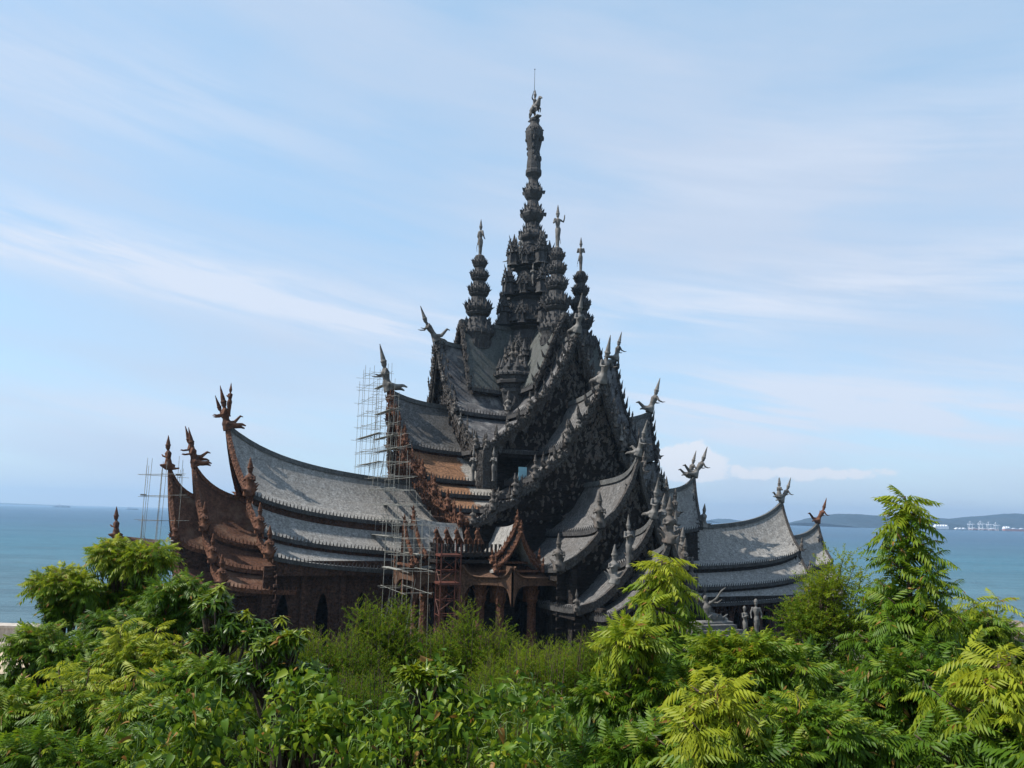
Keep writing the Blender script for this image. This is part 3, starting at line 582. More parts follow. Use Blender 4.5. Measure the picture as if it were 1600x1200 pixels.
        for i in range(int(30+H*H*.9)):
            zz = zt+random.random()**1.2*(H-1.0); ww = 0
            for (a, p) in zip(poly, poly[1:]):
                if min(a[2], p[2]) <= zz <= max(a[2], p[2]): ww = p[1]
            if ww < .6: continue
            sg = xz(zz); y = random.uniform(-1, 1)*(ww-.3); h = random.uniform(.5, 1.3)
            c.flame((sg+.12, y, zz), (.25, random.uniform(-.6, .6), 1), (0, random.choice((-1, 1)), 0), h, h*.45, .3, .3)
            if i % 4 == 0: c.ball((sg+.2, y, zz), (.2, .28, .35), 6, 4)
        o = spin(b.build('gable_wall', M_BROWNW if s.mb is M_BROWN else M_WALL, T), s.k); o.data.materials.append(M_STATD if s.mb is M_CARVE and s.k == 1 else s.mb)
        o.data.polygons.foreach_set('material_index', [0]*nf0+[1]*(len(b.f)-nf0))

lift0 = lambda t: 1.0*t**3
P00 = [[(0, 60.4), (1.2, 58.6), (2.6, 55.4), (4.2, 51.0), (5.9, 47.0)]]
P0 = [[(0, 55.4), (2.5, 49.8), (5.8, 44.2), (8.3, 42.0)], [(7.6, 41.2), (9.7, 39.9), (13, 37.2), (15.7, 35.2)]]
P1 = [[(0, 43.6), (1.0, 41.4), (2.1, 39.3), (4.2, 35.9), (5.2, 35.1)], [(4.7, 34.2), (6.2, 32.6), (8.4, 30.9), (10.0, 29.8)], [(9.5, 28.9), (11.3, 28.1), (13.0, 27.3)], [(12.6, 26.5), (14.5, 25.6), (16.3, 24.9)], [(15.8, 24.1), (17.2, 23.5), (19.2, 22.8)]]
P2 = [[(0, 29.2), (.9, 26.6), (2.2, 24.2), (3.8, 22.4), (5.4, 21.4)], [(5.2, 20.6), (7, 18.6), (8.9, 17.1), (11, 15.9)]]
P3 = [[(0, 21.4), (.7, 20.0), (2, 18.2), (3.4, 16.9)], [(3.2, 16.0), (4.2, 14.7), (6.1, 12.8), (8.1, 11.5), (10.8, 10.8)]]
P4 = [[(0, 18.8), (.8, 17.2), (2, 15.6), (3.2, 14.6)], [(3.0, 13.8), (4.5, 12.3), (6.5, 11.0), (8.5, 10.2)]]
lift1 = lambda t: .3*t+2.2*t**5
lift2 = lambda t: 1.2*t**2+2.6*t**12
for k in range(4):
    Wing(k, P00, 3.0, 14.9, .0, lambda t: .4*t**4, M_PANEL, gable=.5, base=46, flames=.7)
    Wing(k, P0, 4.0, 19.6, .17, lift0, M_ROOFD, gable=1.2, base=34, scallop=True)
for k in range(4):
    Wing(k, P1, 6.0, 28.3, .40, lift1, [M_ROOFV]+([M_ORANGE, M_ORANGE, M_ORANGE, M_BROWNR] if k == 0 else [M_ROOFV]*4), gable=.8, base=(14 if k != 1 else 10), mat_b=(M_BROWN if k == 0 else M_CARVE), flames=1.1)
for k in (1, 2):
    Wing(k, P2 if k == 1 else P2[:1], 14.0, 39.4, .40, lift2, M_ROOFV if k == 1 else M_ROOF, gable=.6, base=5, flames=0, sbase=14.5)
Wing(1, P3, 28.0, 43.5, .30, lambda t: .6*t**2+2.2*t**8, M_ROOFV, gable=.6, base=2, flames=0, sbase=9.5)
Wing(1, P4, 38.0, 47.6, .20, lambda t: .6*t**2+2.0*t**6, M_ROOFV, gable=.6, base=1, flames=0)
# long left hall
PLL = [[(0, 29.2), (1.5, 26.6), (3.2, 24.6), (5.2, 22.9), (7.2, 22.0)], [(6.7, 20.4), (8.4, 18.6), (10.2, 17.3)], [(9.7, 16.2), (11.2, 15.2), (12.8, 14.5)]]
liftL = lambda t: 4.7*t**1.8+3.9*t**6
Wing(0, PLL, 16.0, 56.0, .52, liftL, M_ROOF, gable=.8, base=1, mat_b=M_BROWN, flames=0, sbase=14)
PL2 = [[(0, 24.8), (1.6, 21.8), (3.4, 19.6), (5.4, 18.0)], [(5.0, 17.0), (7.2, 15.2), (8.6, 14.4)], [(8.2, 13.6), (10, 12.4), (11.6, 11.7)]]
Wing(0, PL2, 45.0, 60.8, .42, lambda t: 3*t**2+3.4*t**6, M_BROWNR, gable=.6, base=1, mat_b=M_BROWN, flames=0, sbase=11)
PL3 = [[(0, 24.6), (1.4, 21.0), (3.0, 18.6), (4.8, 17.0)], [(4.4, 13.8), (6.5, 12.2), (8.6, 11.1)]]
Wing(0, PL3, 52.0, 64.4, .35, lambda t: 2.2*t**2+3.6*t**7, M_BROWNR, gable=.5, base=1, mat_b=M_BROWN, flames=0, sbase=12)
# right hall
PR3 = [[(0, 22.3), (1.5, 19.6), (3.2, 17.6), (5.2, 15.8), (7.2, 14.9)], [(6.7, 13.6), (8.4, 12.2), (10.2, 11.1)], [(9.7, 10.0), (11.2, 9.0), (12.8, 8.3)]]
Wing(2, PR3, 30.0, 63.2, .25, lambda t: 2.9*t**2.2+3.1*t**8, M_ROOF, gable=.8, base=1, flames=0, sbase=8)
PR4 = [[(0, 20.2), (1.5, 17.6), (3.2, 15.9), (5.2, 14.8), (6.2, 14.4)], [(5.8, 13.2), (7.6, 11.6), (9.2, 10.9)], [(8.8, 10.0), (10.2, 9.0), (11.6, 8.5)]]
Wing(2, PR4, 56.0, 73.6, .35, lambda t: 1.2*t**2+2.4*t**7, M_ROOF, gable=.8, base=1, flames=0, sbase=8)

# inner core so no light leaks through the stacked roofs
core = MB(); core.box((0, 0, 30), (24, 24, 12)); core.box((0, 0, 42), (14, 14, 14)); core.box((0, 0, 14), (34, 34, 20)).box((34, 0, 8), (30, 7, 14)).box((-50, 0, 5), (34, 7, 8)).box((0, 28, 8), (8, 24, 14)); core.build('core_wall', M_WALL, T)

# arched side walls
def arch_wall(mat, k, x0, x1, w, z1, bay, aw, atop, name='side_wall', side=1, z0=.8, phase=0.0):
    n = max(1, int(round((x1-x0)/bay))); B = (x1-x0)/n; b = MB(); sill = 3.0
    for i in range(n):
        a = x0+i*B; c = a+B/2; m = 10
        outl = [(c-aw+2*aw*j/m, ) for j in range(m+1)]
        def az(x):
            t = abs(x-c)/aw; return atop-3.2*t**2.2
        def q(xa, xb, za0, zb0, za1, zb1):
            v = [(xa, side*w, za0), (xb, side*w, zb0), (xb, side*w, zb1), (xa, side*w, za1), (xa, side*(w-.7), za0), (xb, side*(w-.7), zb0), (xb, side*(w-.7), zb1), (xa, side*(w-.7), za1)]
            b.add(v, [(0, 1, 2, 3), (7, 6, 5, 4), (0, 4, 5, 1), (3, 2, 6, 7), (0, 3, 7, 4), (1, 5, 6, 2)])
        q(a, c-aw, z0, z0, z1, z1); q(c+aw, a+B, z0, z0, z1, z1); q(c-aw, c+aw, z0, z0, sill, sill)
        for j in range(m):
            xa = c-aw+2*aw*j/m; xb = xa+2*aw/m; q(xa, xb, az(xa), az(xb), z1, z1)
        # pilaster, arch frame, carved bracket
        b.box((a, side*(w+.25), (z0+z1)/2), (.8, .7, z1-z0)); b.box((a, side*(w+.4), z1-1.2), (1.2, 1.0, .5)); b.box((a, side*(w+.4), z0+2.2), (1.2, 1.0, .6))
        fr = [(c-aw+2*aw*j/m, side*(w+.15), az(c-aw+2*aw*j/m)) for j in range(m+1)]; b.tube(fr, .22, 5)
        for fx in (-aw, aw): b.box((c+fx, side*(w+.12), (sill+atop-3.2)/2), (.34, .3, atop-3.2-sill))
        b.flame((c, side*(w+.2), atop), (0, 0, 1), (side, 0, 0), 1.3, .5, .4, .0)
        for zz in (z1-.4, z1-1.6, z1-2.4): b.box((c, side*(w+.1), zz), (B, .3, .25))
        for j in range(4): b.flame((c+random.uniform(-B*.4, B*.4), side*(w+.1), z1-2.3+random.uniform(-1, 1)), (0, side*.3, 1), (1, 0, 0), .8, .4, .3)
        # eave bracket figures
        b.tube([(a, side*(w+.3), z1-3), (a, side*(w+1.0), z1-1.6), (a, side*(w+1.6), z1-.2)], [.16, .30, .18], 6)
    return spin(b.build(name, mat, T), k)
arch_wall(M_BROWNW, 0, 19, 50, 11.2, 15.4, 6.6, 1.15, 11.4)
arch_wall(M_BROWNW, 0, 19, 50, 11.2, 15.4, 6.6, 1.15, 11.4, side=-1)
arch_wall(M_BROWNW, 0, 50, 60, 9.6, 12.0, 5.0, 1.1, 9.0)
arch_wall(M_WALL, 1, 19, 36, 9.2, 16.4, 5.6, 1.2, 9.5, side=-1)
arch_wall(M_WALL, 1, 19, 36, 9.2, 16.4, 5.6, 1.2, 9.5)
arch_wall(M_WALL, 1, 36, 43, 8.2, 11.4, 3.5, .9, 7.8, side=-1)
arch_wall(M_BROWNW, 2, 32, 68, 11.0, 8.9, 3.6, 1.1, 7.6, side=1)
arch_wall(M_BROWNW, 2, 32, 68, 11.0, 8.9, 3.6, 1.1, 7.6, side=-1)
# terraces the halls stand on
pl = MB(); pl.box((0, 0, .9), (150, 30, 1.8)).box((4, 0, 1.2), (110, 34, 1.0)).box((0, 8, .8), (34, 92, 1.9)); pl.build('plinth', M_BROWNW, T)

# tower and pinnacles
def lotus(b, z, r, h, n, tilt=.35, c=(0, 0), w=None, jitter=.15):
    for k in range(n):
        t = 2*pi*(k+.5*random.random()*jitter)/n; d = Vector((cos(t), sin(t), 0))
        b.flame(Vector((c[0], c[1], z))+d*r, Vector((0, 0, 1))+d*tilt, d, h*random.uniform(.85, 1.15), w or 2*pi*r/n*.62, .20, .10)
def bulb(z0, z1, r, waist):      # one lotus storey: cup with lip, upward to waist
    H = z1-z0; waist = max(waist, r*.56); return [(z0, waist), (z0+.10*H, r*.80), (z0+.20*H, r*.90), (z0+.26*H, r*.78), (z0+.32*H, r*.88), (z0+.46*H, r*.94), (z0+.60*H, r*.82), (z0+.80*H, waist*1.08), (z1, waist)]
sp_ = MB()
prof = []
storeys = [(53.5, 60.2, 6.7, 4.8, 16), (60.2, 66.3, 5.6, 3.9, 16), (66.3, 72.5, 4.8, 3.3, 14), (72.5, 78.0, 4.0, 2.3, 14)]
for z0, z1, r, wst, n in storeys:
    prof += [(z0, wst), (z0+.5, r*.86), (z0+.8, r*.80), (z0+1.1, r*.95), (z0+1.35, r*.88), (z0+1.6, r), (z0+2.0, r*1.0), (z0+2.2, r*.86), (z0+2.8, r*.80), (z0+3.6, r*.80), (z0+3.8, r*.68), (z0+4.8, wst*.98), (z1-.05, wst*.84)]
sp_.lathe(prof, 16, star=.07)
for z0, z1, r, wst, n in storeys:
    lotus(sp_, z0+2.3, r*.98, .9, n*2+8, .12); lotus(sp_, z0+3.2, r*.76, 1.7, n*2, .0); lotus(sp_, z0+2.2, r*1.0, 1.3, 8, .8, w=.7); lotus(sp_, z0+1.2, r*.92, .4, n*2, .4)
    for k in range(8):          # niches with small pediments on eight sides
        t = pi/4*k; d = Vector((cos(t), sin(t), 0)); sd_ = Vector((-sin(t), cos(t), 0)); c = d*(r*(1.12 if k % 2 == 0 else .98))+Vector((0, 0, z0+1.4)); R_ = Matrix.Rotation(t, 3, 'Z')
        s_ = 1.25 if k % 2 == 0 else .85
        cc = c-d*.5; sp_.lathe([(cc.z-.5, 1.15*s_), (cc.z, 1.0*s_), (cc.z+1.5*s_, .85*s_), (cc.z+1.7*s_, 1.15*s_), (cc.z+2.0*s_, .9*s_), (cc.z+2.4*s_, .72*s_), (cc.z+2.6*s_, .9*s_), (cc.z+3.0*s_, .55*s_), (cc.z+3.6*s_, .38*s_), (cc.z+5.0*s_, .05)], 8, (cc.x, cc.y), rot=t)
        lotus(sp_, cc.z+1.7*s_, 1.0*s_, .75*s_, 12, .3, c=(cc.x, cc.y)); lotus(sp_, cc.z+2.55*s_, .75*s_, .7*s_, 10, .25, c=(cc.x, cc.y)); lotus(sp_, cc.z+3.2*s_, .45*s_, .6*s_, 8, .2, c=(cc.x, cc.y))
        for sg in (-1, 1): sp_.tube([c+d*.5+sd_*sg*.6*s_, c+d*.5+sd_*sg*.6*s_+Vector((0, 0, 1.6*s_))], .16, 5)
        for sg in (-1, 1):
            for j in range(4): sp_.flame(c+d*.5+sd_*(sg*(.95-.26*j)*s_)+Vector((0, 0, (1.6+.55*j)*s_)), Vector((0, 0, 1))+sd_*sg*.5, sd_*sg, .95*s_, .36, .25, .25)
            sp_.tube([c+d*.45+sd_*sg*1.2*s_+Vector((0, 0, 1.5*s_)), c+d*.5+sd_*sg*.7*s_+Vector((0, 0, 2.3*s_)), c+d*.5+Vector((0, 0, 3.9*s_))], [.2, .2, .08], 5)
        sp_.flame(c+d*.5+Vector((0, 0, 3.3*s_)), (0, 0, 1), d, 1.5*s_, .4, .3, .1)
up = [(77.9, 1.9), (78.3, 2.1), (78.9, 1.9), (79.6, 2.6), (80.0, 2.75), (81.0, 2.2), (82.2, 1.5), (83.1, 1.25), (83.5, 1.7), (84.2, 2.2), (84.8, 2.45), (85.5, 2.0), (86.8, 1.35), (87.9, 1.1), (88.3, 1.5), (89.0, 1.9), (89.7, 2.1), (90.4, 1.7), (91.6, 1.15), (92.3, 1.0), (92.9, 1.2), (93.6, 1.75), (94.2, 1.75), (94.6, 1.55), (95.6, 1.55), (97.6, 1.35), (98.6, 1.25), (100.2, 1.6), (101.6, 1.9), (102.6, 1.95), (103.6, 1.7), (104.4, 1.1), (105.0, .9), (105.4, 1.05), (105.8, 1.0), (106.0, .8)]
sp_.lathe(up, 16, star=.06)
for z, r, h, n, tl in ((79.2, 2.2, 1.4, 22, .25), (80.2, 2.4, 1.3, 20, .15), (81.4, 1.9, 1.4, 18, .0), (82.4, 1.4, 1.2, 14, 0), (84.0, 1.9, 1.2, 20, .25), (85.0, 2.1, 1.2, 18, .15), (86.0, 1.7, 1.3, 14, 0), (88.9, 1.7, 1.0, 18, .25), (89.8, 1.75, 1.0, 16, .1), (90.7, 1.4, 1.0, 12, 0), (80.2, 2.5, 1.0, 7, .8), (84.8, 2.2, 1.0, 7, .8), (89.6, 1.9, .9, 7, .8), (103.0, 1.72, .5, 10, .1), (105.2, .95, .6, 10, .1)): lotus(sp_, z, r, h, n, tl)
for k in range(26):      # shallow relief on the vase
    t = random.uniform(0, 2*pi); z = random.uniform(96.5, 103); r = interp([(95.6, 1.5), (98.6, 1.22), (101.6, 1.86), (103.6, 1.6)], z); sp_.ball((r*cos(t), r*sin(t), z), (.3, .3, random.uniform(.3, .7)), 6, 4)
SP = sp_.build('spire', M_TOWER, T)
put('finial_statue', ME['rider'], None, SP, (0, 0, 105.9), radians(95), 6.4)
MB().tube([(0, -.4, 109.5), (0, -.4, 117.2)], [.07, .04], 5).ball((0, -.4, 117.2), .14, 6, 4).build('lightning_rod', M_RIDGE, SP)
for i, (t, z, r, sc, kd) in enumerate(((.35, 73.6, 3.3, 5.2, 'stand0'), (1.9, 73.6, 3.3, 5.6, 'stand2'), (3.3, 73.6, 3.3, 5.6, 'stand1'), (4.5, 73.6, 3.3, 5.2, 'stand0'), (5.6, 73.6, 3.3, 5.2, 'stand3'), (1.2, 67.8, 4.4, 4.2, 'stand2'), (2.7, 67.8, 4.4, 4.2, 'stand0'))):
    put('niche_statue', ME[kd], None, SP, (r*cos(t), r*sin(t), z+.8), t, sc)
for k in range(16):      # lower ring of small turrets round the foot of the tower
    t = 2*pi*(k+.5)/16; cc = Vector((7.3*cos(t), 7.3*sin(t), 52.6)); q_ = random.uniform(.9, 1.15)
    foot = MB() if k == 0 else foot; foot.lathe([(cc.z-4.5, 1.0), (cc.z, .95), (cc.z+1.4*q_, .8), (cc.z+1.6*q_, 1.1), (cc.z+2.0*q_, .8), (cc.z+2.5*q_, .65), (cc.z+2.7*q_, .8), (cc.z+3.2*q_, .5), (cc.z+5.2*q_, .04)], 8, (cc.x, cc.y), rot=t)
    lotus(foot, cc.z+1.6*q_, .95, .8, 10, .3, c=(cc.x, cc.y)); lotus(foot, cc.z+2.6*q_, .7, .7, 8, .25, c=(cc.x, cc.y))
foot.lathe([(47.5, 7.2), (52.2, 7.3), (52.4, 6.9), (54.0, 6.2)], 16); foot.build('turret_ring', M_TOWER, T)
# stone-like base the tower rises from
tb = MB(); tb.lathe([(44, 7.2), (48.5, 7.0), (50, 7.1), (50.5, 6.4), (52, 6.6), (52.4, 7.0), (52.9, 6.2), (54, 5.2)], 16, star=.08); lotus(tb, 52.5, 6.8, 1.3, 34, .2); tb.build('tower_base', M_TOWER, T)
def pinnacle(k, arms, rz, sc):
    b = MB(); pr = [(57.0, 2.7), (58.0, 3.0), (58.6, 3.4), (59.2, 3.3), (60.0, 2.7), (61.5, 2.0), (62.0, 1.7)]
    for z0, z1, r, w in ((62.0, 66.0, 2.75, 1.3), (66.0, 69.2, 2.2, 1.0), (69.2, 71.9, 1.85, .85), (71.9, 74.3, 1.5, 1.0)): pr += bulb(z0, z1, r, w)
    pr += [(74.5, .8)]
    b.lathe(pr, 12, star=.06)
    lotus(b, 58.2, 3.1, 1.3, 22, .25); lotus(b, 59.3, 2.9, 1.6, 18, .12); lotus(b, 60.6, 2.3, 1.5, 14, .05)
    for z0, z1, r in ((62.0, 66.0, 2.75), (66.0, 69.2, 2.2), (69.2, 71.9, 1.85), (71.9, 74.3, 1.5)):
        H = z1-z0; lotus(b, z0+.22*H, r*.84, .42*H, 18, .22); lotus(b, z0+.42*H, r*.88, .38*H, 14, .10); lotus(b, z0+.58*H, r*.70, .36*H, 12, .0); lotus(b, z0+.36*H, r*.90, .36*H, 6, .75, w=.45)
    b.lathe([(53.5, 2.4), (55.2, 2.5), (55.4, 2.9), (57.2, 3.0)], 12); lotus(b, 55.6, 2.8, 1.2, 20, .15)
    o = b.build('pinnacle', M_TOWER, T); a = sdir(k); o.location = (11.3*cos(a), 11.3*sin(a), 0)
    st = put('pinnacle_statue', ME[arms], None, o, (0, 0, 74.4), rz, sc)
pinnacle(0, 'stand0', radians(200), 6.6); pinnacle(1, 'stand1', radians(95), 7.6); pinnacle(2, 'stand2', radians(240), 6.6); pinnacle(3, 'stand3', radians(10), 5.6)
def drum(sx, sy):
    b = MB(); b.lathe([(41.5, 3.0), (43.0, 2.8), (46.4, 2.8), (46.6, 3.0), (46.8, 3.2), (47.3, 3.3), (47.5, 2.9), (48.2, 3.0), (48.4, 3.9), (48.9, 4.0), (49.1, 3.6), (49.7, 3.7), (49.9, 4.2), (50.3, 4.2), (50.6, 3.6), (51.4, 3.3), (52.2, 2.6), (52.8, 1.2)], 8, rot=pi/8)
    lotus(b, 50.0, 3.9, .6, 24, .3); lotus(b, 47.5, 3.1, .4, 24, .5)
    for k in range(5):
        t = math.atan2(sy, sx)+(k-2)*.5; b.tube([(2.6*cos(t), 2.6*sin(t), 50.6), (3.3*cos(t), 3.3*sin(t), 51.4), (3.0*cos(t), 3.0*sin(t), 52.3), (2.9*cos(t), 2.9*sin(t), 53.4)], [.4, .45, .34, .05], 6)
        b.tube([(2.0*cos(t), 2.0*sin(t), 42.8), (2.4*cos(t), 2.4*sin(t), 45.0), (2.8*cos(t), 2.8*sin(t), 47.0)], [.5, .4, .3], 6)
    o = b.build('corner_drum', M_TOWER, T); o.location = (5.7*sx, 5.7*sy, 0)
    put('drum_statue', ME['guard'], None, o, (2.3*sx, 2.3*sy, 43.2), math.atan2(sy, sx), 3.6)
    an = math.atan2(sy, sx)
    for j, (da, rr, sc_) in enumerate(((0, 1.6, 4.2), (.9, 1.9, 3.4), (-.9, 1.9, 3.4), (0, -.6, 5.0))): put('drum_naga', MED['guard'], None, o, (rr*cos(an+da), rr*sin(an+da), 52.2), an+da, sc_)
for sx in (1, -1):
    for sy in (1, -1): drum(sx, sy)

# ridge-end statues (chofa) and tier-end guardians
def rot2(k, x, y): a = sdir(k); return (x*cos(a)-y*sin(a), x*sin(a)+y*cos(a))
def crest(k, s_, z, kind, sc, br=False, yaw=0.0, name='ridge_statue', y=0.0):
    x, yy = rot2(k, s_, y); d = MEB if br else (MED if name != 'ridge_statue' and random.random() < .75 else ME); return put(name, d[kind], None, T, (x, yy, z), sdir(k)+yaw, sc)
crest(0, 20.0, 57.2, 'fly2', 7.4); crest(1, 19.9, 57.4, 'fly3', 7.6); crest(2, 20.0, 57.4, 'fly3', 7.0); crest(3, 20.0, 57.4, 'fly', 7.0)
crest(0, 28.8, 47.2, 'fly3', 9.6); crest(1, 28.7, 47.2, 'fly', 8.6); crest(2, 28.5, 47.2, 'fly', 8.6); crest(3, 28.8, 47.2, 'fly', 8.0)
crest(1, 39.6, 34.2, 'fly', 6.0, yaw=.3); crest(2, 39.8, 34.0, 'fly2', 7.6); crest(2, 38.8, 33.8, 'fly', 6.6, y=.8)
crest(1, 43.6, 25.0, 'fly3', 6.4); crest(1, 47.3, 20.8, 'guard', 6.6, name='corner_figure'); crest(1, 44.6, 17.2, 'stand2', 6.4, y=-5.0); crest(1, 45.6, 15.2, 'guard', 5.4, y=-8.0)
crest(0, 56.2, 38.2, 'fly3', 8.2, True); crest(0, 55.8, 38.4, 'fly2', 6.0, True, y=-.9); crest(0, 56.0, 39.4, 'stand2', 5.0, True, y=.5)
crest(0, 60.8, 31.6, 'fly3', 7.2, True); crest(0, 60.8, 32.4, 'fly', 6.6, True, y=-.8); crest(0, 64.6, 30.3, 'kneel', 6.6, True)
crest(2, 63.4, 29.2, 'fly2', 6.4); crest(2, 62.4, 29.6, 'kneel', 5.4); crest(2, 63.0, 29.8, 'stand2', 3.6, y=.5); crest(2, 73.8, 24.8, 'fly2', 6.6, True)
def guards(k, tiers, s1, lean, lift, s0, sc, br, extra=()):
    for pr in tiers:
        w, z = pr[-1]; x = s1-lean*w; t = (x-s0)/(s1-s0); zz = z+lift(t)*(1-.035*w)
        for sd in (-1, 1): crest(k, x+.3, zz-.3, 'guard', sc*random.uniform(.9, 1.15), br, yaw=sd*.8, name='guardian_figure', y=sd*(w+.15))
def barge_figures(k, tiers, s1, lean, lift, s0, step, sc, br):
    e = []
    for pr in tiers:
        for w, z in ladder(pr, 6): x = s1-lean*w; t = (x-s0)/(s1-s0); e.append(Vector((x, w, z+lift(t)*(1-.035*w))))
    for sd in (-1, 1):
        if k == 2 and sd == -1: continue
        acc = step*.7
        for p, q in zip(e, e[1:]):
            L_ = (q-p).length
            if L_ < .05: continue
            while acc < L_:
                c = p.lerp(q, acc/L_); o = crest(k, c.x+.35, c.z-.15, random.choice(('guard', 'guard', 'stand2', 'kneel')), sc*random.uniform(.8, 1.25), br, yaw=sd*random.uniform(.2, 1.1), name='bargeboard_figure', y=sd*(c.y+.1)); o.rotation_euler.x = random.uniform(-.3, .3); acc += step*random.uniform(.8, 1.25)
            acc -= L_
for k in range(3): barge_figures(k, P0, 19.6, .17, lift0, 4.0, 3.4, 2.0, False); barge_figures(k, P1, 28.3, .40, lift1, 6.0, 2.9, 2.5, k == 0)
for k in range(4): guards(k, P0, 19.6, .17, lift0, 4.0, 2.8, False); guards(k, P1, 28.3, .40, lift1, 6.0, 3.5, k == 0)
for k in (1, 2): guards(k, P2 if k == 1 else P2[:1], 39.4, .40, lift2, 14.0, 5.4, False)
guards(1, P3, 43.5, .30, lambda t: .6*t**2+2.2*t**8, 28.0, 3.2, False)
guards(0, PLL, 56.0, .52, liftL, 16.0, 5.4, True); guards(0, PL2, 60.8, .42, lambda t: 3*t**2+3.4*t**6, 45, 4.4, True); guards(0, PL3, 64.4, .35, lambda t: 2.2*t**2+3.6*t**7, 52, 3.0, True)
guards(2, PR3, 63.2, .25, lambda t: 2.9*t**2.2+3.1*t**8, 30, 2.8, False)

for (x_, y_, z_, kd, sc_, yw) in ((36.5, 6.4, 22.6, 'guard', 5.6, .7), (34.0, 11.6, 17.2, 'guard', 5.8, .8), (41.8, 5.0, 18.4, 'stand2', 6.0, .6), (39.4, 9.4, 13.2, 'guard', 5.4, .9), (30.5, 9.5, 27.8, 'guard', 4.4, .8), (28.0, 13.0, 25.6, 'stand2', 5.0, .8), (24.5, 17.0, 24.6, 'guard', 5.0, .8), (36.0, 8.8, 19.4, 'fly', 4.4, .9), (43.5, 7.2, 12.6, 'kneel', 4.6, .5), (30.0, 6.5, 31.0, 'fly', 4.2, .9), (26.0, 9.6, 31.6, 'guard', 4.0, .8), (22.6, 13.6, 28.6, 'guard', 4.2, .8)):
    crest(1, x_, z_, kd, sc_, yaw=yw, name='corner_figure', y=y_)
# small red-brown gabled porches in the corner between left and front halls
def porch(k, s_, y, z, h, w, d, mat=M_BROWN):
    """gable facing +x local at lateral offset y; apex z"""
    e = MB(); pr = [(0, z), (w*.22, z-h*.38), (w*.55, z-h*.75), (w, z-h)]
    for sd in (-1, 1):
        vs = []
        for i in range(7):
            x = s_-d+d*i/6; l = .9*(i/6)**3
            for (a, b_) in pr: vs.append((x-(.25*a if i == 6 else 0), y+sd*a, b_+l*(1-a/w*.6)))
        n = 4; top = len(vs); vs += [(p[0], p[1], p[2]-.25) for p in vs]; f = []
        for i in range(6):
            for j in range(3):
                a = i*n+j; q = (a, a+n, a+n+1, a+1); q2 = (a+top, a+1+top, a+n+1+top, a+n+top); f += [q if sd > 0 else q[::-1], q2 if sd > 0 else q2[::-1]]
            a = i*n+3; f.append((a, a+n, a+n+top, a+top))
        e.add(vs, f)
    spin(e.build('porch_roof', M_ROOF, T), k)
    g = MB()
    for sd in (-1, 1):
        pts = [(s_+.15-.25*a, y+sd*a, b_+.9*(1-a/w*.6)+.1) for a, b_ in ladder(pr, 9)]
        g.tube(pts, [.34]*len(pts), 5)
        for p, q in zip(pts, pts[1:]):
            g.flame(Vector(p), (0, sd*.5, 1), (0, -sd, 0), .8, .35, .25, .3); g.flame(Vector(p)-Vector((0, 0, .2)), (0, 0, -1), (0, sd, 0), .6, .3, .2, .1)
    g.flame((s_, y, z+.9), (.2, 0, 1), (1, 0, 0), 1.8, .6, .4, .2); g.box((s_-d/2, y, z-h+.15), (d+.2, w*2-1.2, .3))
    for sd in (-1, 1): g.box((s_-1.2, y+sd*(w-1.0), z-h-2.2), (.8, .8, 5)); g.box((s_-d+.6, y+sd*(w-1.0), z-h-2.2), (.8, .8, 5))
    spin(g.build('porch_gable', mat, T), k)
    for sd in (-1, 1): crest(k, s_, z-h, 'guard', 2.4, True, yaw=sd*.7, name='guardian_figure', y=y+sd*(w+.1))
    crest(k, s_+.1, z+.7, 'guard', 2.2, True, name='guardian_figure', y=y)
porch(0, 28.4, 18.4, 22.6, 5.6, 4.4, 8); porch(0, 29.8, 18.4, 21.1, 5.2, 4.2, 4)
porch(1, 28.8, -15.2, 22.2, 5.4, 3.8, 8); porch(1, 30.2, -15.2, 20.6, 5.0, 3.8, 4)
# flared canopy with pendant corners over clustered columns
def canopy(cx, cy, hw, z, name='porch_canopy'):
    b = MB(); n = 10; rings = []
    per = []
    cs = [(-1, -1), (1, -1), (1, 1), (-1, 1)]
    for i in range(4):
        a, c = cs[i], cs[(i+1) % 4]
        for j in range(n):
            t = j/n; u = abs(2*t-1)**3; per.append((a[0]+(c[0]-a[0])*t, a[1]+(c[1]-a[1])*t, u))
    def ring(sc, f): return [(cx+p[0]*sc*hw*(1+.14*p[2]), cy+p[1]*sc*hw*(1+.14*p[2]), f(p[2])) for p in per]
    rs = [ring(.35, lambda u: z+1.5), ring(.75, lambda u: z+.5+.4*u), ring(1.0, lambda u: z+.1+1.3*u), ring(1.02, lambda u: z-.9+1.5*u), ring(.99, lambda u: z-1.1-2.4*u**1.3), ring(.86, lambda u: z-1.0-1.6*u), ring(.80, lambda u: z-.6)]
    m = len(per); vs = [p for r in rs for p in r]; f = [(i*m+k, i*m+(k+1) % m, (i+1)*m+(k+1) % m, (i+1)*m+k) for i in range(len(rs)-1) for k in range(m)]
    b.add(vs, f+[tuple(range(m-1, -1, -1)), tuple((len(rs)-1)*m+k for k in range(m))]); b.build(name, M_BROWN, T)
    for sx in (-1, 1):
        for sy in (-1, 1):
            c = MB(); c.lathe([(1.6, 1.1), (3.0, 1.0), (3.4, .8), (z-3.5, .65), (z-2.6, .9), (z-1.6, 1.0), (z-.6, .9)], 10, (cx+sx*hw*.62, cy+sy*hw*.62)); c.build('porch_column', M_BROWNW, T)
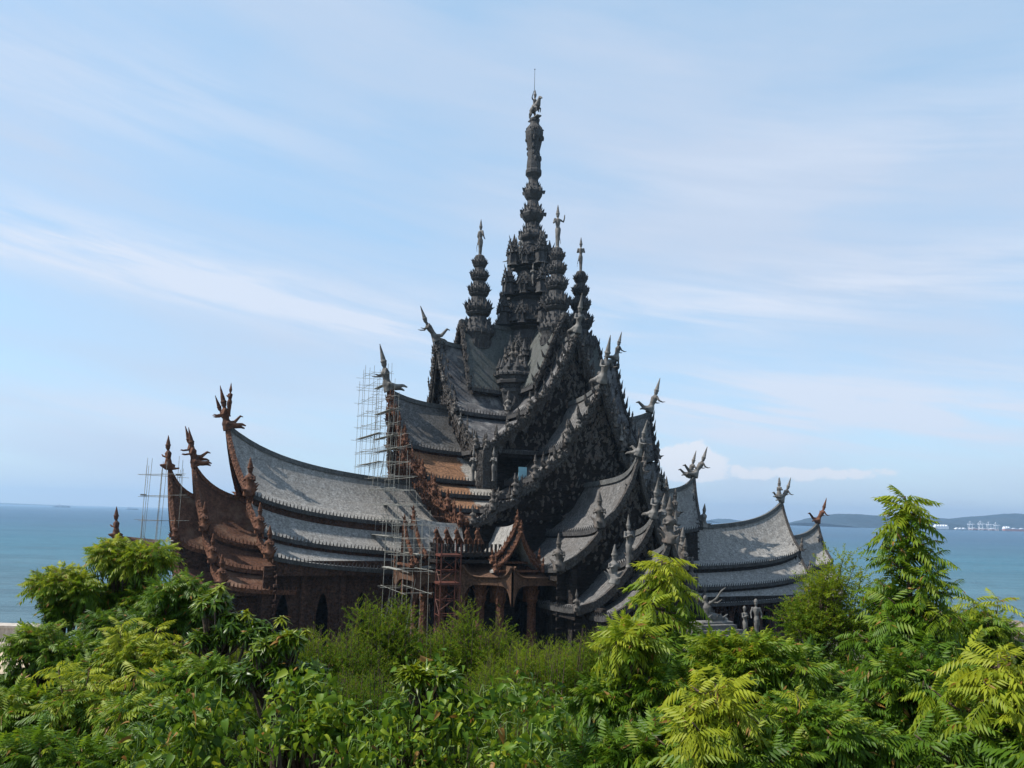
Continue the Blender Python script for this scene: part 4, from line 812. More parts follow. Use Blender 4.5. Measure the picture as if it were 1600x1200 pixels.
def skirt(p, q, inner, zt=14.9):
    # flared canopy side: curved fascia with pendant ends and a sloping cover behind it
    p, q = Vector((*p, 0)), Vector((*q, 0)); d = (q-p).normalized(); nv = Vector((-d.y, d.x, 0)); ic = Vector((*inner, 0))
    if (ic-p).dot(nv) > 0: nv = -nv
    b = MB(); n = 24; vs = []; cv = []
    for i in range(n+1):
        t = i/n; u = abs(2*t-1); o = p.lerp(q, t)+nv*(.7*u**4); top = zt+1.7*u**5; bot = zt-1.25-2.9*u**7
        vs += [tuple(o+Vector((0, 0, top))), tuple(o-nv*.35+Vector((0, 0, top))), tuple(o-nv*.35+Vector((0, 0, bot))), tuple(o+Vector((0, 0, bot)))]
        k = o.lerp(ic, .55); cv += [tuple(o-nv*.2+Vector((0, 0, top-.1))), (k.x, k.y, zt+1.9)]
    b.add(vs, [(4*i+a, 4*i+(a+1) % 4, 4*i+4+(a+1) % 4, 4*i+4+a) for i in range(n) for a in range(4)]+[(3, 2, 1, 0), tuple(4*n+a for a in range(4))])
    b.add(cv, [(2*i, 2*i+2, 2*i+3, 2*i+1) for i in range(n)])
    b.tube([p.lerp(q, i/n)+nv*(.75*abs(2*i/n-1)**4+.1)+Vector((0, 0, zt-.1+1.7*abs(2*i/n-1)**5)) for i in range(n+1)], .17, 5)
    b.build('porch_canopy', M_TAN, T)
for p_, q_ in (((28.6, 22.2), (22.8, 26.6)), ((22.8, 26.6), (16.8, 31.2)), ((29.2, 13.2), (28.6, 22.2)), ((16.8, 31.2), (8.0, 31.0))): skirt(p_, q_, (19, 20))
for cx_, cy_ in ((27.0, 20.6), (22.2, 24.6), (17.6, 28.6), (12.6, 29.2), (26.8, 15.6), (24.8, 22.4), (20.0, 26.6)):
    c = MB(); c.lathe([(1.6, 1.15), (3.0, 1.05), (3.3, .8), (5.5, .7), (5.8, .95), (6.3, .7), (10.8, .65), (11.4, .95), (12.2, .8), (13.6, 1.05), (14.8, 1.1)], 10); lotus(c, 12.0, .8, 1.2, 8, .4); o = c.build('porch_column', M_BROWN, T); o.location = (cx_, cy_, 0)
cb = MB(); cb.box((18.5, 18.5, 9.5), (11, 11, 16)); cb.box((20.5, 20.5, 18.0), (13, 13, .6)); cb.box((20.5, 20.5, 17.0), (13.6, 13.6, .4))
for i in range(20): cb.box((14+i*.7, 26.2, 18.5), (.3, .3, 2.2)); cb.box((26.2, 14+i*.7, 18.5), (.3, .3, 2.2))
cb.build('corner_block', M_WALL, T)
def beast():           # rearing mount used in a row of brackets
    b = MB(); b.tube([(-.3, 0, .1), (0, 0, .3), (.25, 0, .55), (.35, 0, .85), (.42, 0, 1.0)], [.25, .26, .22, .14, .13], 8); b.tube([(.40, 0, 1.02), (.62, 0, .95), (.75, 0, .82)], [.13, .10, .07], 7)
    for s_ in (-1, 1): b.tube([(.22, s_*.12, .5), (.5, s_*.14, .42), (.48, s_*.14, .15)], [.09, .06, .05], 6); b.tube([(-.25, s_*.12, .1), (-.05, s_*.15, -.2), (-.2, s_*.15, -.55)], [.12, .08, .05], 6); b.flame((.34, s_*.08, 1.1), (-.1, s_*.3, 1), (0, s_, 0), .25, .1, .06)
    return b
mbst = remeshed(beast(), 'beast', .03); mbst.materials.append(M_BROWN)
for i in range(5):
    t = i/4; a = Vector((25.2, 21.5, 19.2)); c = Vector((20.0, 25.6, 19.2)); p = a.lerp(c, t); put('bracket_beast', mbst, None, T, p, radians(45), 2.3)
# pale blue board seen in the corner arch below the upper gable
fr = MB(); fr.box((15.6, 17.2, 31.6), (2.6, 2.6, 6.4)); 
for i in range(9): t = i/8; fr.tube([(16.9+.6*sin(pi*t), 17.2-1.2+2.4*t, 28.8+.01), (17.0, 17.2-1.2+2.4*t, 33+1.5*sin(pi*t))], .12, 4)
fr.build('corner_pier', M_CARVE, T)
for i in range(3):
    put('pier_statue', ME['stand2'], None, T, (17.4-1.3*i+.4, 16.4+1.3*i, 29.6), radians(45), 5.0)
MB().box((9.8, 18.9, 30.6), (1.5, .12, 3.2)).build('blue_board', plain('pale_blue_board', (.22, .42, .50)), T)

# ------------------------------------------------------------------ scaffolds
LOC = Matrix.Translation(TC) @ Matrix.Rotation(PHI, 4, 'Z')
def tw(u, v, z): return LOC @ Vector((u, v, z))
def scaffold(label, us, vs, zlo, zhi, dz, prob=1.0, jit=.25, zmin=None):
    ang = PHI; base = tw((us[0]+us[-1])/2, (vs[0]+vs[-1])/2, 0); e = empty('scaffold', base, ang); tag(e, label, 'scaffold', 'pole scaffolds round the temple')
    cu, cv = (us[0]+us[-1])/2, (vs[0]+vs[-1])/2; R = random.Random(len(label))
    zm = zmin or (lambda u, v: zlo)
    top = lambda u, v: zhi(u, v)+R.uniform(-.5, 2.6)
    P = MB(); H = MB(); D = MB(); B = MB()
    for u in us:
        for v in vs:
            x = u-cu+R.uniform(-.3, .3); y = v-cv+R.uniform(-.3, .3); P.tube([(x, y, zm(u, v)), (x+R.uniform(-jit, jit), y+R.uniform(-jit, jit), top(u, v))], .035, 4)
    z = zlo+.8
    while z < zlo+60:
        for u in us:
            ok = [v for v in vs if zm(u, v)-.2 < z < zhi(u, v)+.5]
            if len(ok) > 1 and R.random() < prob: H.tube([(u-cu, ok[0]-cv-R.uniform(.3, 2.2), z+R.uniform(-jit, jit)), (u-cu+.1, ok[-1]-cv+R.uniform(.3, 2.4), z+R.uniform(-jit, jit))], .034, 4)
            if len(ok) > 1 and R.random() < .28: MB().box((u-cu+.4, (ok[0]+ok[-1])/2-cv, z+.1), (.9, (ok[-1]-ok[0])*R.uniform(.5, 1.0)+.6, .07)).build('plank', M_BAMB, e)
        for v in vs:
            if zm(us[0], v) < z < zhi(us[0], v)+.5 and R.random() < prob: H.tube([(us[0]-cu-R.uniform(.3, 1.6), v-cv, z+R.uniform(-.2, .2)), (us[-1]-cu+R.uniform(.3, 1.6), v-cv, z+R.uniform(-.2, .2))], .032, 4)
        z += dz*R.uniform(.85, 1.15)
    for i in range(7):
        v = R.choice(vs[:-2]); u = R.choice(us); z0 = zm(u, v)+R.uniform(0, 3); MB().tube([(u-cu+.1, v-cv, z0), (u-cu+.15, v-cv+R.uniform(2, 6), min(z0+R.uniform(6, 12), zhi(u, v)))], .045, 4).build('diagonal_brace', M_BAMB, e)
    for i in range(3):
        v = R.choice(vs); z0 = zm(us[0], v)+R.uniform(0, 2); MB().tube([(us[0]-cu, v-cv, z0), (us[-1]-cu, v-cv+.2, z0+R.uniform(3, 6))], .045, 4).build('diagonal_brace', M_BAMB, e)
    P.build('upright_poles', M_BAMB, e); H.build('cross_poles', M_BAMB, e)
zb = lambda u, v: max(16., 50.5-1.25*max(0, v-1)-.9*max(0, -v-6))
scaffold('tall pale pole scaffold in front of the brown bargeboards above the long left roof', [28.6, 31.6], [-8.6, -6.4, -4.0, -1.6, 1.4, 4.4, 7.4, 10.4, 13.6, 17, 20.4, 24], 17, zb, 2.3,
         zmin=lambda u, v: (31.5-abs(v)*1.15 if abs(v) < 7 else 22-abs(v)*.25 if abs(v) < 12 else 15.5))
scaffold('lower pole scaffold wrapped round the brown gable at the far left tip', [62.6, 65.4, 67.6], [-5.5, -2.6, .4, 3.4], 14, lambda u, v: 31.0-.2*abs(v), 3.6, prob=.8, zmin=lambda u, v: 12)
scaffold('short pole scaffold over the small red porches in the temple corner', [29.5, 33.0], [19, 22.5, 26, 30], 12, lambda u, v: 23, 3.2, prob=.7, zmin=lambda u, v: 1.5)
# red lattice hoist
hb = tw(26.4, 29.6, 0); e = empty('lattice_hoist', (hb.x, hb.y, 1.2), radians(18)); tag(e, 'red oxide steel lattice hoist tower standing before the small temple porches', 'hoist tower')
R = random.Random(3); a = 1.45
for sx in (-1, 1):
    for sy in (-1, 1): MB().box((sx*a, sy*a, 9.3), (.15, .15, 18.6)).build('post', M_RED, e)
b = MB(); z = 0; i = 0
while z < 16.7:
    for p, q in (((-a, -a), (a, -a)), ((a, -a), (a, a)), ((a, a), (-a, a)), ((-a, a), (-a, -a))):
        b.bar((*p, z), (*q, z), .05); b.bar((*(p if i % 2 else q), z), (*(q if i % 2 else p), z+2.1), .04)
    z += 2.1; i += 1
b.build('lattice_bracing', M_RED, e)
MB().box((0, 0, 12.9), (3.3, 3.1, .3)).build('landing', M_RED, e); MB().box((0, 0, 16.9), (3.3, 3.1, .3)).build('landing', M_RED, e)

# ------------------------------------------------------------------ statues round the temple
def statue(name, label, kind, p, rz, sc, ped, mat=None):
    e = empty(name, p, rz); tag(e, label, 'statue')
    b = MB()
    for (cx_, cz, sx, sy, sz) in ped: b.box((cx_, 0, cz), (sx, sy, sz))
    b.build('pedestal', mat or M_STONE, e); h = max(c+z_/2 for _, c, _, _, z_ in ped)
    o = link('figure', ME[kind].copy() if mat else ME[kind], None, e); o.location = (0, 0, h-.02); o.scale = (sc, sc, sc)
    if mat: o.data.materials.clear(); o.data.materials.append(mat)
def gp(px, py, Y, z=1.2): p = at(px, py, Y); return (p.x, p.y, z)
p = at(1110, 985, 108)
statue('garden_statue', 'pale grey reclining winged figure flinging both arms up on a stepped stone plinth', 'dancer', (p.x, p.y, 1.2), radians(200), 5.6,
       [(0, 2.0, 9.5, 8.5, 4.0), (0, 4.3, 8.8, 7.8, 1.5), (0, 5.4, 9.6, 8.6, .5), (0, 6.8, 8.2, 7.2, 2.4), (0, 8.15, 9.0, 8.0, .4), (0, 8.6, 7.4, 6.4, .6), (0, 9.15, 6.2, 5.2, .6), (0, 9.7, 5.2, 4.0, .6)], M_STONED)
p = at(1164, 985, 118); statue('garden_statue', 'shorter stooping grey statue just right of the stone plinth', 'round2', (p.x, p.y, 1.2), radians(-60), 4.6, [(0, 3.2, 2.6, 2.6, 6.4), (0, 6.5, 3.0, 3.0, .5)], M_STONED)
p = at(1182, 985, 117); statue('garden_statue', 'taller upright grey statue beside the stooping one, before the right hall columns', 'round0', (p.x, p.y, 1.2), radians(-100), 5.6, [(0, 3.2, 2.4, 2.4, 6.4), (0, 6.6, 2.8, 2.8, .5)], M_STONED)
# small shrine roof with a praying figure, half hidden behind the left tree
p = at(216, 850, 150); e = empty('shrine', (p.x, p.y, 1.0), radians(200)); tag(e, 'small brown seaside shrine whose roof carries a praying figure, behind the left trees', 'shrine')
MB().box((0, 0, 6), (7, 6, 12)).box((0, 0, 12.2), (8.4, 7.4, .5)).build('wall', M_BROWNW, e)
b = MB(); b.add([(-4.6, -4.2, 12.3), (4.6, -4.2, 12.3), (4.6, 4.2, 12.3), (-4.6, 4.2, 12.3), (-3.2, 0, 17.3), (4.2, 0, 18.0)], [(0, 1, 5, 4), (2, 3, 4, 5), (1, 2, 5), (3, 0, 4)]); b.build('roof', M_BROWNR, e)
put('roof_statue', MEB['kneel'], None, e, (3.6, 0, 17.6), 0, 6.6)
# shore wall at the left edge
p = at(8, 1035, 128); e = MB().box((p.x-6, p.y+12, 2.6), (13, 3, 3.2)).box((p.x-6, p.y+12, 1.5), (14, 6, 1.0)).box((p.x-6, p.y+12, 4.4), (13.4, 3.4, .4)).build('shore_wall', M_BEIGE); tag(e, 'beige concrete shore wall by the water at the far left', 'wall')
# rocks and driftwood on the right shore
M_ROCK = wood('shore_rock', (.16, .12, .10), (.36, .29, .24), s1=.5, s2=2, bump=.8, bs=3)
for i, (px, py, Y, r, lb) in enumerate(((1583, 985, 180, 3.6, 'larger brown shore boulder at the right edge above the yellow fronds'), (1600, 1002, 176, 2.8, 'smaller brown shore boulder cut by the right edge'), (1566, 990, 186, 2.2, 'low brown boulder left of the larger shore boulder'))):
    p = at(px, py, Y); b = MB(); b.ball((0, 0, 0), (r*1.4, r, r*.7), 14, 9); b.v = [tuple(Vector(q)*(1+.13*sin(q[0]*2.1+i)+.10*cos(q[1]*3.3+q[2]*2))) for q in b.v]
    o = b.build('boulder', M_ROCK); o.location = (p.x, p.y, 1.0+r*.3); tag(o, lb, 'boulder', 'boulders on the right shore')

# ------------------------------------------------------------------ foliage
def np_mesh(name, V, F, mat, tint=None, smooth=False):
    me = bpy.data.meshes.new(name); nv, nf, k = len(V), len(F), F.shape[1]
    me.vertices.add(nv); me.vertices.foreach_set('co', np.ascontiguousarray(V, dtype=np.float32).ravel())
    me.loops.add(nf*k); me.loops.foreach_set('vertex_index', F.ravel().astype(np.int32))
    me.polygons.add(nf); me.polygons.foreach_set('loop_start', np.arange(0, nf*k, k, dtype=np.int32)); me.polygons.foreach_set('loop_total', np.full(nf, k, dtype=np.int32))
    if tint is not None:
        a = me.attributes.new('tint', 'FLOAT', 'POINT'); a.data.foreach_set('value', tint.astype(np.float32))
    if smooth: me.polygons.foreach_set('use_smooth', np.ones(nf, dtype=bool))
    me.update(calc_edges=True); me.materials.append(mat); return me
def nrm(a): return a/np.maximum(np.linalg.norm(a, axis=-1, keepdims=True), 1e-9)
def leaflet(p0, d, n, L, w, droop=.25):
    """folded narrow leaflet as 2 quads: base, left, tip, right around a centre line"""
    p0 = np.array(p0, float); d = nrm(np.array(d, float)); n = np.array(n, float); n = nrm(n-d*n.dot(d)); s_ = np.cross(d, n)
    m = p0+d*L*.48-n*0+np.array([0, 0, -droop*L*.15]); t = p0+d*L+np.array([0, 0, -droop*L])
    return [p0, m+s_*w*.5+n*w*.18, m-s_*w*.5+n*w*.18, t, m]
def tpl_frond(npair=8, ll=.36, lw=.085, droopy=.55, arch=.38, seed=0):
    R = np.random.default_rng(seed); V = []; F = []
    def rp(t): return np.array([t-.10*t**3, 0, .10*t-arch*t*t])
    N = 7; 
    for i in range(N):       # rachis ribbon
        t = i/(N-1); p = rp(t); V += [p+[0, .006, 0], p-[0, .006, 0]]
    for i in range(N-1): F.append((2*i, 2*i+2, 2*i+3, 2*i+1))
    for i in range(npair):
        t = .16+.80*i/(npair-1); p = rp(t); k = (1-.55*abs(t-.45)**1.4/.45)
        for sg in (-1, 1):
            d = np.array([.38+.25*t, sg*(.85), -droopy*R.uniform(.6, 1.4)]); v = leaflet(p, d, (0, 0, 1), ll*k*R.uniform(.85, 1.12), lw, .30); n = len(V); V += v; F += [(n, n+1, n+3, n+4), (n, n+4, n+3, n+2)]
    v = leaflet(rp(.98), (1, 0, -.5), (0, 0, 1), ll*.7, lw, .3); n = len(V); V += v; F += [(n, n+1, n+3, n+4), (n, n+4, n+3, n+2)]
    return np.array(V), np.array(F)
def tpl_sprig(n=16, ll=.13, lw=.05, seed=0):     # fine-leaved upright shoot
    R = np.random.default_rng(seed); V = []; F = []
    for i in range(5):
        t = i/4; p = np.array([t, 0, .06*t-.14*t*t]); V += [p+[0, .006, 0], p-[0, .006, 0]]
    for i in range(4): F.append((2*i, 2*i+2, 2*i+3, 2*i+1))
    for i in range(n):
        t = .08+.92*i/(n-1); p = np.array([t, 0, .06*t-.14*t*t])
        for j in range(2):
            a = R.uniform(0, 2*pi); d = np.array([.6, cos(a), sin(a)]); v = leaflet(p, d, R.normal(size=3), ll*R.uniform(.6, 1.2), lw*R.uniform(.8, 1.2), .1); k = len(V); V += v; F += [(k, k+1, k+3, k+4), (k, k+4, k+3, k+2)]
    return np.array(V), np.array(F)
def tpl_leaf(w=.55, fold=.16, curl=.30):          # one ovate leaf, heart base, drooping tip
    st = [(0, .0), (.06, .42), (.22, .50), (.45, .44), (.68, .28), (.86, .13), (1.0, .0)]; V = []; F = []
    for t, k in st:
        z = -curl*t*t; V += [(t, k*w, z+fold*k*w*1.4), (t, 0, z), (t, -k*w, z+fold*k*w*1.4)]
    for i in range(len(st)-1):
        a = 3*i; F += [(a, a+3, a+4, a+1), (a+1, a+4, a+5, a+2)]
    return np.array(V, float), np.array(F)
def tpl_cluster(n=5, w=.30, seed=0):              # a few long drooping leaves from one node
    R = np.random.default_rng(seed); V = []; F = []; lv, lf = tpl_leaf(w, .15, .45)
    for i in range(n):
        a = 2*pi*i/n+R.uniform(-.4, .4); e_ = R.uniform(-.5, .35); s_ = R.uniform(.75, 1.1); c, s = cos(a), sin(a); v = lv*s_; x = v[:, 0]*cos(e_)-v[:, 2]*sin(e_); z = v[:, 0]*sin(e_)+v[:, 2]*cos(e_)
        n0 = len(V); V += list(np.stack([x*c-v[:, 1]*s, x*s+v[:, 1]*c, z], 1)); F += [tuple(k+n0 for k in f) for f in lf]
    return np.array(V), np.array(F)
FR = [tpl_frond(8, .38, .090, .9, .42, 1), tpl_frond(7, .42, .095, 1.25, .65, 2), tpl_frond(9, .34, .080, .7, .28, 3), tpl_frond(6, .44, .10, 1.1, .85, 4)]
SPG = [tpl_sprig(16, .13, .05, 1), tpl_sprig(20, .11, .045, 2)]
CLU = [tpl_cluster(5, .30, 1), tpl_cluster(6, .26, 2)]
LEAF = [tpl_leaf(.52, .26, .3), tpl_leaf(.46, .36, .5), tpl_leaf(.30, .30, .65)]
def scatter(tpls, pos, fwd, up, sc, tint):
    """every template instance as real mesh; returns V,F,tint"""
    idx = RNG.integers(0, len(tpls), len(pos)); VV, FF, TT = [], [], []; off = 0
    for k, (tv, tf) in enumerate(tpls):
        s_ = idx == k; 
        if not s_.any(): continue
        x = nrm(fwd[s_]); z = up[s_]-x*np.sum(up[s_]*x, 1, keepdims=True); z = nrm(z); y = np.cross(z, x); Rm = np.stack([x, y, z], 1)*sc[s_][:, None, None]
        P = np.einsum('vk,nkj->nvj', tv, Rm)+pos[s_][:, None, :]; n, m = P.shape[0], P.shape[1]
        F = tf[None]+(np.arange(n)*m)[:, None, None]+off; VV.append(P.reshape(-1, 3)); FF.append(F.reshape(-1, tf.shape[1])); TT.append(np.repeat(tint[s_], m)); off += n*m
    return np.concatenate(VV), np.concatenate(FF), np.concatenate(TT)
def rosettes(tips, dirs, nper, L, elev=(.0, .75), age=None, jit=.12):
    """nper fronds radiating from every tip, arching outward; younger (higher tint) in the middle/top"""
    n = len(tips); k = nper; az = RNG.uniform(0, 2*pi, (n, 1))+np.arange(k)[None]*2.399+RNG.normal(0, .15, (n, k)); q = (np.arange(k)[None]+RNG.random((n, k)))/k
    el = elev[1]+(elev[0]-elev[1])*q+RNG.normal(0, .12, (n, k)); ax = nrm(dirs); 
    t1 = nrm(np.cross(ax, np.tile([[.31, .95, .05]], (n, 1)))); t2 = np.cross(ax, t1)
    f = (np.cos(el)[..., None]*(np.cos(az)[..., None]*t1[:, None]+np.sin(az)[..., None]*t2[:, None])+np.sin(el)[..., None]*ax[:, None])
    pos = tips[:, None]-ax[:, None]*(q[..., None]*L*.45)+RNG.normal(0, jit*L*.3, (n, k, 3)); up = np.tile(np.array([0, 0, 1.]), (n*k, 1))+RNG.normal(0, .18, (n*k, 3))
    sc = L*RNG.uniform(.7, 1.15, n*k)*(1-.3*(1-q.ravel())); a = (np.zeros(n) if age is None else age)[:, None]+(1-q)*.22+RNG.normal(0, .06, (n, k))
    return pos.reshape(-1, 3), f.reshape(-1, 3), up, sc, np.clip(a.ravel(), 0, 1)
def crown_lobes(lobes, L, dens=1.0, inner=.30):
    """tips on the outer shell of ellipsoid lobes plus a few inside; lobes: centre, (rx,ry,rz)"""
    T_, D_ = [], []; sub = []
    for c, r in lobes:
        c = np.array(c); r = np.array(r); sub.append((c, r*.74))
        for i in range(6):
            u = nrm(RNG.normal(size=3)); u[2] = abs(u[2])*.9-.15; sub.append((c+u*r*.66, r*RNG.uniform(.30, .46)))
    for c, r in sub:
        c = np.array(c); r = np.array(r); area = 4*pi*((r[0]*r[1])**1.6/3+(r[0]*r[2])**1.6/3+(r[1]*r[2])**1.6/3)**(1/1.6); n = max(4, int(dens*area/(L*L)*.62)); u = nrm(RNG.normal(size=(n, 3)))
        u[:, 2] = np.where(u[:, 2] < -.35, -u[:, 2]*.5, u[:, 2]); u = nrm(u); rad = 1-np.abs(RNG.normal(0, .10, n)); k = RNG.random(n) < inner; rad[k] = RNG.uniform(.35, .85, k.sum())
        bump_ = 1+.16*np.sin(u[:, 0]*5+c[0]*3)*np.cos(u[:, 2]*4+c[2]*2); T_.append(c+u*r*(rad*bump_)[:, None]); D_.append(nrm(u*[1, 1, .8]+[0, 0, .75]))
    return np.concatenate(T_), np.concatenate(D_)
def trunk_mesh(root, tips, r0, nl=9, r1=.012):
    """tapered trunk from root, main limbs reaching into the crown, twigs towards many tips"""
    b = MB(); tips = [Vector(t) for t in tips]; cen = sum(tips, Vector())/len(tips); root = Vector(root); fork = root.lerp(cen, .62); fork.z = root.z+(cen.z-root.z)*.62
    mid = root.lerp(fork, .5)+Vector((random.uniform(-.1, .1), random.uniform(-.1, .1), 0))*(fork-root).length
    b.tube([root-Vector((0, 0, .3)), mid, fork, fork.lerp(cen, .7)], [r0, r0*.8, r0*.62, r0*.35], 8)
    st = max(1, len(tips)//nl); lim = []
    for t in tips[::st]:
        p = fork.lerp(t, .5)+Vector((0, 0, -.12))*(t-fork).length; b.tube([fork, p, t], [r0*.42, r0*.24, r1], 5); lim.append(p)
    for t in tips[::max(1, len(tips)//90)]:
        p = min(lim, key=lambda q: (q-t).length); b.tube([p, p.lerp(t, .55)+Vector((0, 0, -.06)), t], [r1*1.6, r1*1.2, r1*.6], 4)
    return b
def plant(name, label, cat, group, lobes_px, Y, kind='neem', L=.38, dens=1.0, age=.25, root=None, nper=9, r0=.12, trunk='trunk', elev=(.0, .75), tipmax=None, rdepth=1.0, lead=None):
    """lobes_px: (px, py, rx_px, rz_px[, dY]) ellipsoids measured on the photograph at depth Y"""
    lobes = []
    for l in lobes_px:
        dY = l[4] if len(l) > 4 else 0; c = at(l[0], l[1], Y+dY); k = (Y+dY)/FPX; lobes.append(((c.x, c.y, c.z), (l[2]*k, (l[2]*.55+l[3]*.45)*k*rdepth, l[3]*k)))
    tips, dirs = crown_lobes(lobes, L, dens); zmax, zmin = tips[:, 2].max(), tips[:, 2].min(); ag = age*(.15+1.0*(tips[:, 2]-zmin)/(zmax-zmin+1e-6))+RNG.normal(0, .10, len(tips))
    if lead: # leading shoots poking out of the crown
        ex = np.array([list(at(px, py, Y+dy)) for px, py, dy in lead]); tips = np.concatenate([tips, ex]); dirs = np.concatenate([dirs, np.tile([[0, 0, 1.]], (len(ex), 1))]); ag = np.concatenate([ag, np.full(len(ex), min(.9, age+.35))])
    mats = dict(neem=M_NEEM, fine=M_FINE, vine=M_VINE, mango=M_MANGO); tp = dict(neem=FR, fine=SPG, vine=LEAF, mango=CLU)[kind]
    A = rosettes(tips, dirs, nper, L, elev, np.clip(ag, 0, .95)); V, F, TN = scatter(tp, *A)
    cx_, cy_ = float(np.mean([l[0][0] for l in lobes])), float(np.mean([l[0][1] for l in lobes])); gz = ground_z(cx_, cy_); e = empty(name, (cx_, cy_, gz)); tag(e, label, cat, group)
    o = np.array([cx_, cy_, gz]); link('crown', np_mesh(name+'_crown', V-o, F, mats[kind], TN), None, e)
    trunk_mesh((0, 0, 0), (tips-o)[RNG.permutation(len(tips))], r0).build(trunk, M_BARK, e, smooth=True); return e
def whorl_tree(name, label, group, top, bot, Y, wpx, L=.40, age=.4, n=46, nper=9, seed=0, wexp=.8):
    """conical young neem: a leader with tiers of upswept shoots, each ending in arching fronds. wpx: half width in photo px at the bottom"""
    R = np.random.default_rng(seed); a = np.array(at(top[0], top[1], Y)); c = np.array(at(bot[0], bot[1], Y)); H = a[2]-c[2]; k = Y/FPX; tips = [a, a-[0, 0, .12*L]]; dirs = [(0, 0, 1.), (0, 0, 1.)]; st = []; ag = [age+.3, age+.3]
    for i in range(n):
        t = ((i+.6)/n)**.85; s_ = a+(c-a)*t; r = wpx*k*(t**wexp)*R.uniform(.55, 1.22)+.04; az = i*2.399+R.normal(0, .3); d = np.array([cos(az), sin(az), 0]); m = max(1, int(r/(L*.55)))
        for j in range(1, m+1):
            q = j/m; p = s_+d*r*.82*q+[0, 0, r*.30*q**1.4-.02+R.normal(0, .03)]; tips.append(p); dirs.append(tuple(nrm(np.array([d[0]*.6, d[1]*.6, .75])))); ag.append(age*(1.25-1.25*t)*(.5+.5*q)+.06+R.normal(0, .09))
        st.append((s_, s_+d*r*.5+[0, 0, r*.08], s_+d*r*.82+[0, 0, r*.3]))
    tips = np.array(tips); A = rosettes(tips, np.array(dirs), nper, L, (-.05, .7), np.clip(ag, 0, .95), .06); V, F, TN = scatter(FR, *A)
    gz = ground_z(c[0], c[1]); o = np.array([c[0], c[1], gz]); e = empty(name, tuple(o)); tag(e, label, 'tree', group); link('crown', np_mesh('neem_crown', V-o, F, M_NEEM, TN), None, e)
    b = MB(); b.tube([(0, 0, -.3), (.03, 0, (c[2]-gz)*.5), tuple(c-o), tuple((a+c)/2-o), tuple(a-o)], [.075, .065, .055, .034, .010], 8)
    for p in st: b.tube([tuple(q-o) for q in p], [.02, .014, .007], 4)
    b.build('trunk', M_BARK, e, smooth=True); return e
NG = 'neem trees below the viewpoint'
# right side, near to far
whorl_tree('neem_tree', 'tallest conical neem tree on the right, its top rising above the sea horizon', NG, (1414, 775), (1432, 1130), 10.5, 104, L=.38, age=.34, n=46, seed=3, wexp=.72)
whorl_tree('neem_tree', 'bright yellow-green pyramid of neem fronds before the temple front roofs', NG, (1034, 872), (1040, 1090), 11.5, 84, L=.42, age=.55, n=24, nper=8, seed=5, wexp=.55)
whorl_tree('neem_tree', 'yellowest young neem at the bottom, right of the vine thicket', NG, (1118, 1068), (1130, 1300), 8.0, 150, L=.40, age=.62, n=26, seed=6, wexp=.55)
whorl_tree('neem_tree', 'yellow-tipped neem spray at the bottom right corner', NG, (1560, 1022), (1575, 1280), 8.2, 150, L=.42, age=.55, n=26, seed=8, wexp=.5)
plant('neem_tree', 'dark green neem crown filling the gap below the tallest neem', 'tree', NG, [(1440, 1080, 95, 75), (1370, 1150, 90, 70), (1500, 1150, 90, 70, .6)], 9.6, L=.40, dens=.8, age=.15)
plant('neem_tree', 'neem crown with mixed yellow and green fronds under the stone plinth', 'tree', NG, [(1140, 1052, 66, 42), (1225, 1050, 60, 42), (1205, 1112, 80, 60), (1095, 1075, 50, 50), (1125, 1022, 34, 16), (1185, 1020, 36, 18)], 10.5, L=.38, dens=.8, age=.36)
plant('neem_tree', 'low spreading neem along the bottom edge below the tallest neem', 'tree', NG, [(1260, 1150, 85, 60), (1340, 1190, 90, 55), (1180, 1190, 80, 50, -.4)], 8.4, L=.38, dens=.8, age=.26, lead=[(1245, 1085, 0), (1300, 1125, 0)])
plant('neem_tree', 'leaning neem crown left of the yellow pyramid, over the fine-leaved thicket', 'tree', NG, [(985, 1010, 62, 45), (1000, 1080, 70, 60), (950, 1120, 60, 55)], 10.2, L=.38, dens=.75, age=.5)
plant('neem_tree', 'deep green neem along the bottom edge between the vines and the yellowest neem', 'tree', NG, [(1010, 1185, 80, 50), (1080, 1170, 70, 50), (940, 1200, 60, 40)], 8.6, L=.38, dens=.8, age=.25)
plant('neem_tree', 'rounded neem crown at the right edge with the sea behind it', 'tree', NG, [(1535, 985, 50, 45), (1500, 1030, 55, 50), (1575, 1040, 50, 40)], 14.5, L=.38, dens=.9, age=.38, lead=[(1560, 935, 0), (1520, 935, 0)])
plant('neem_tree', 'mid green neem crown below the statues at the right hall', 'tree', NG, [(1235, 1040, 46, 32), (1290, 1075, 60, 50)], 12.5, L=.36, dens=.8, age=.32)
# fine-leaved trees
FG = 'fine-leaved trees before the temple'
plant('tamarind_tree', 'feathery olive green tree beside the right hall eaves', 'tree', FG, [(1292, 930, 42, 45), (1250, 985, 40, 45), (1318, 985, 50, 60), (1290, 1050, 60, 60), (1235, 1050, 50, 50)], 24, 'fine', L=.75, dens=1.5, age=.62, nper=7, elev=(.1, 1.1), lead=[(1318, 872, 0), (1335, 885, 0), (1290, 880, 0), (1262, 915, 0), (1345, 905, 0)])
plant('tamarind_tree', 'feathery dark green tree low behind the tallest neem', 'tree', FG, [(1400, 960, 50, 50), (1365, 1020, 50, 50)], 24, 'fine', L=.7, dens=1.3, age=.3, nper=7, elev=(.1, 1.1))
def spikes(px0, px1, n, y0, y1, seed): R = random.Random(seed); return [(R.uniform(px0, px1), R.uniform(y0, y1), R.uniform(-.8, .8)) for _ in range(n)]
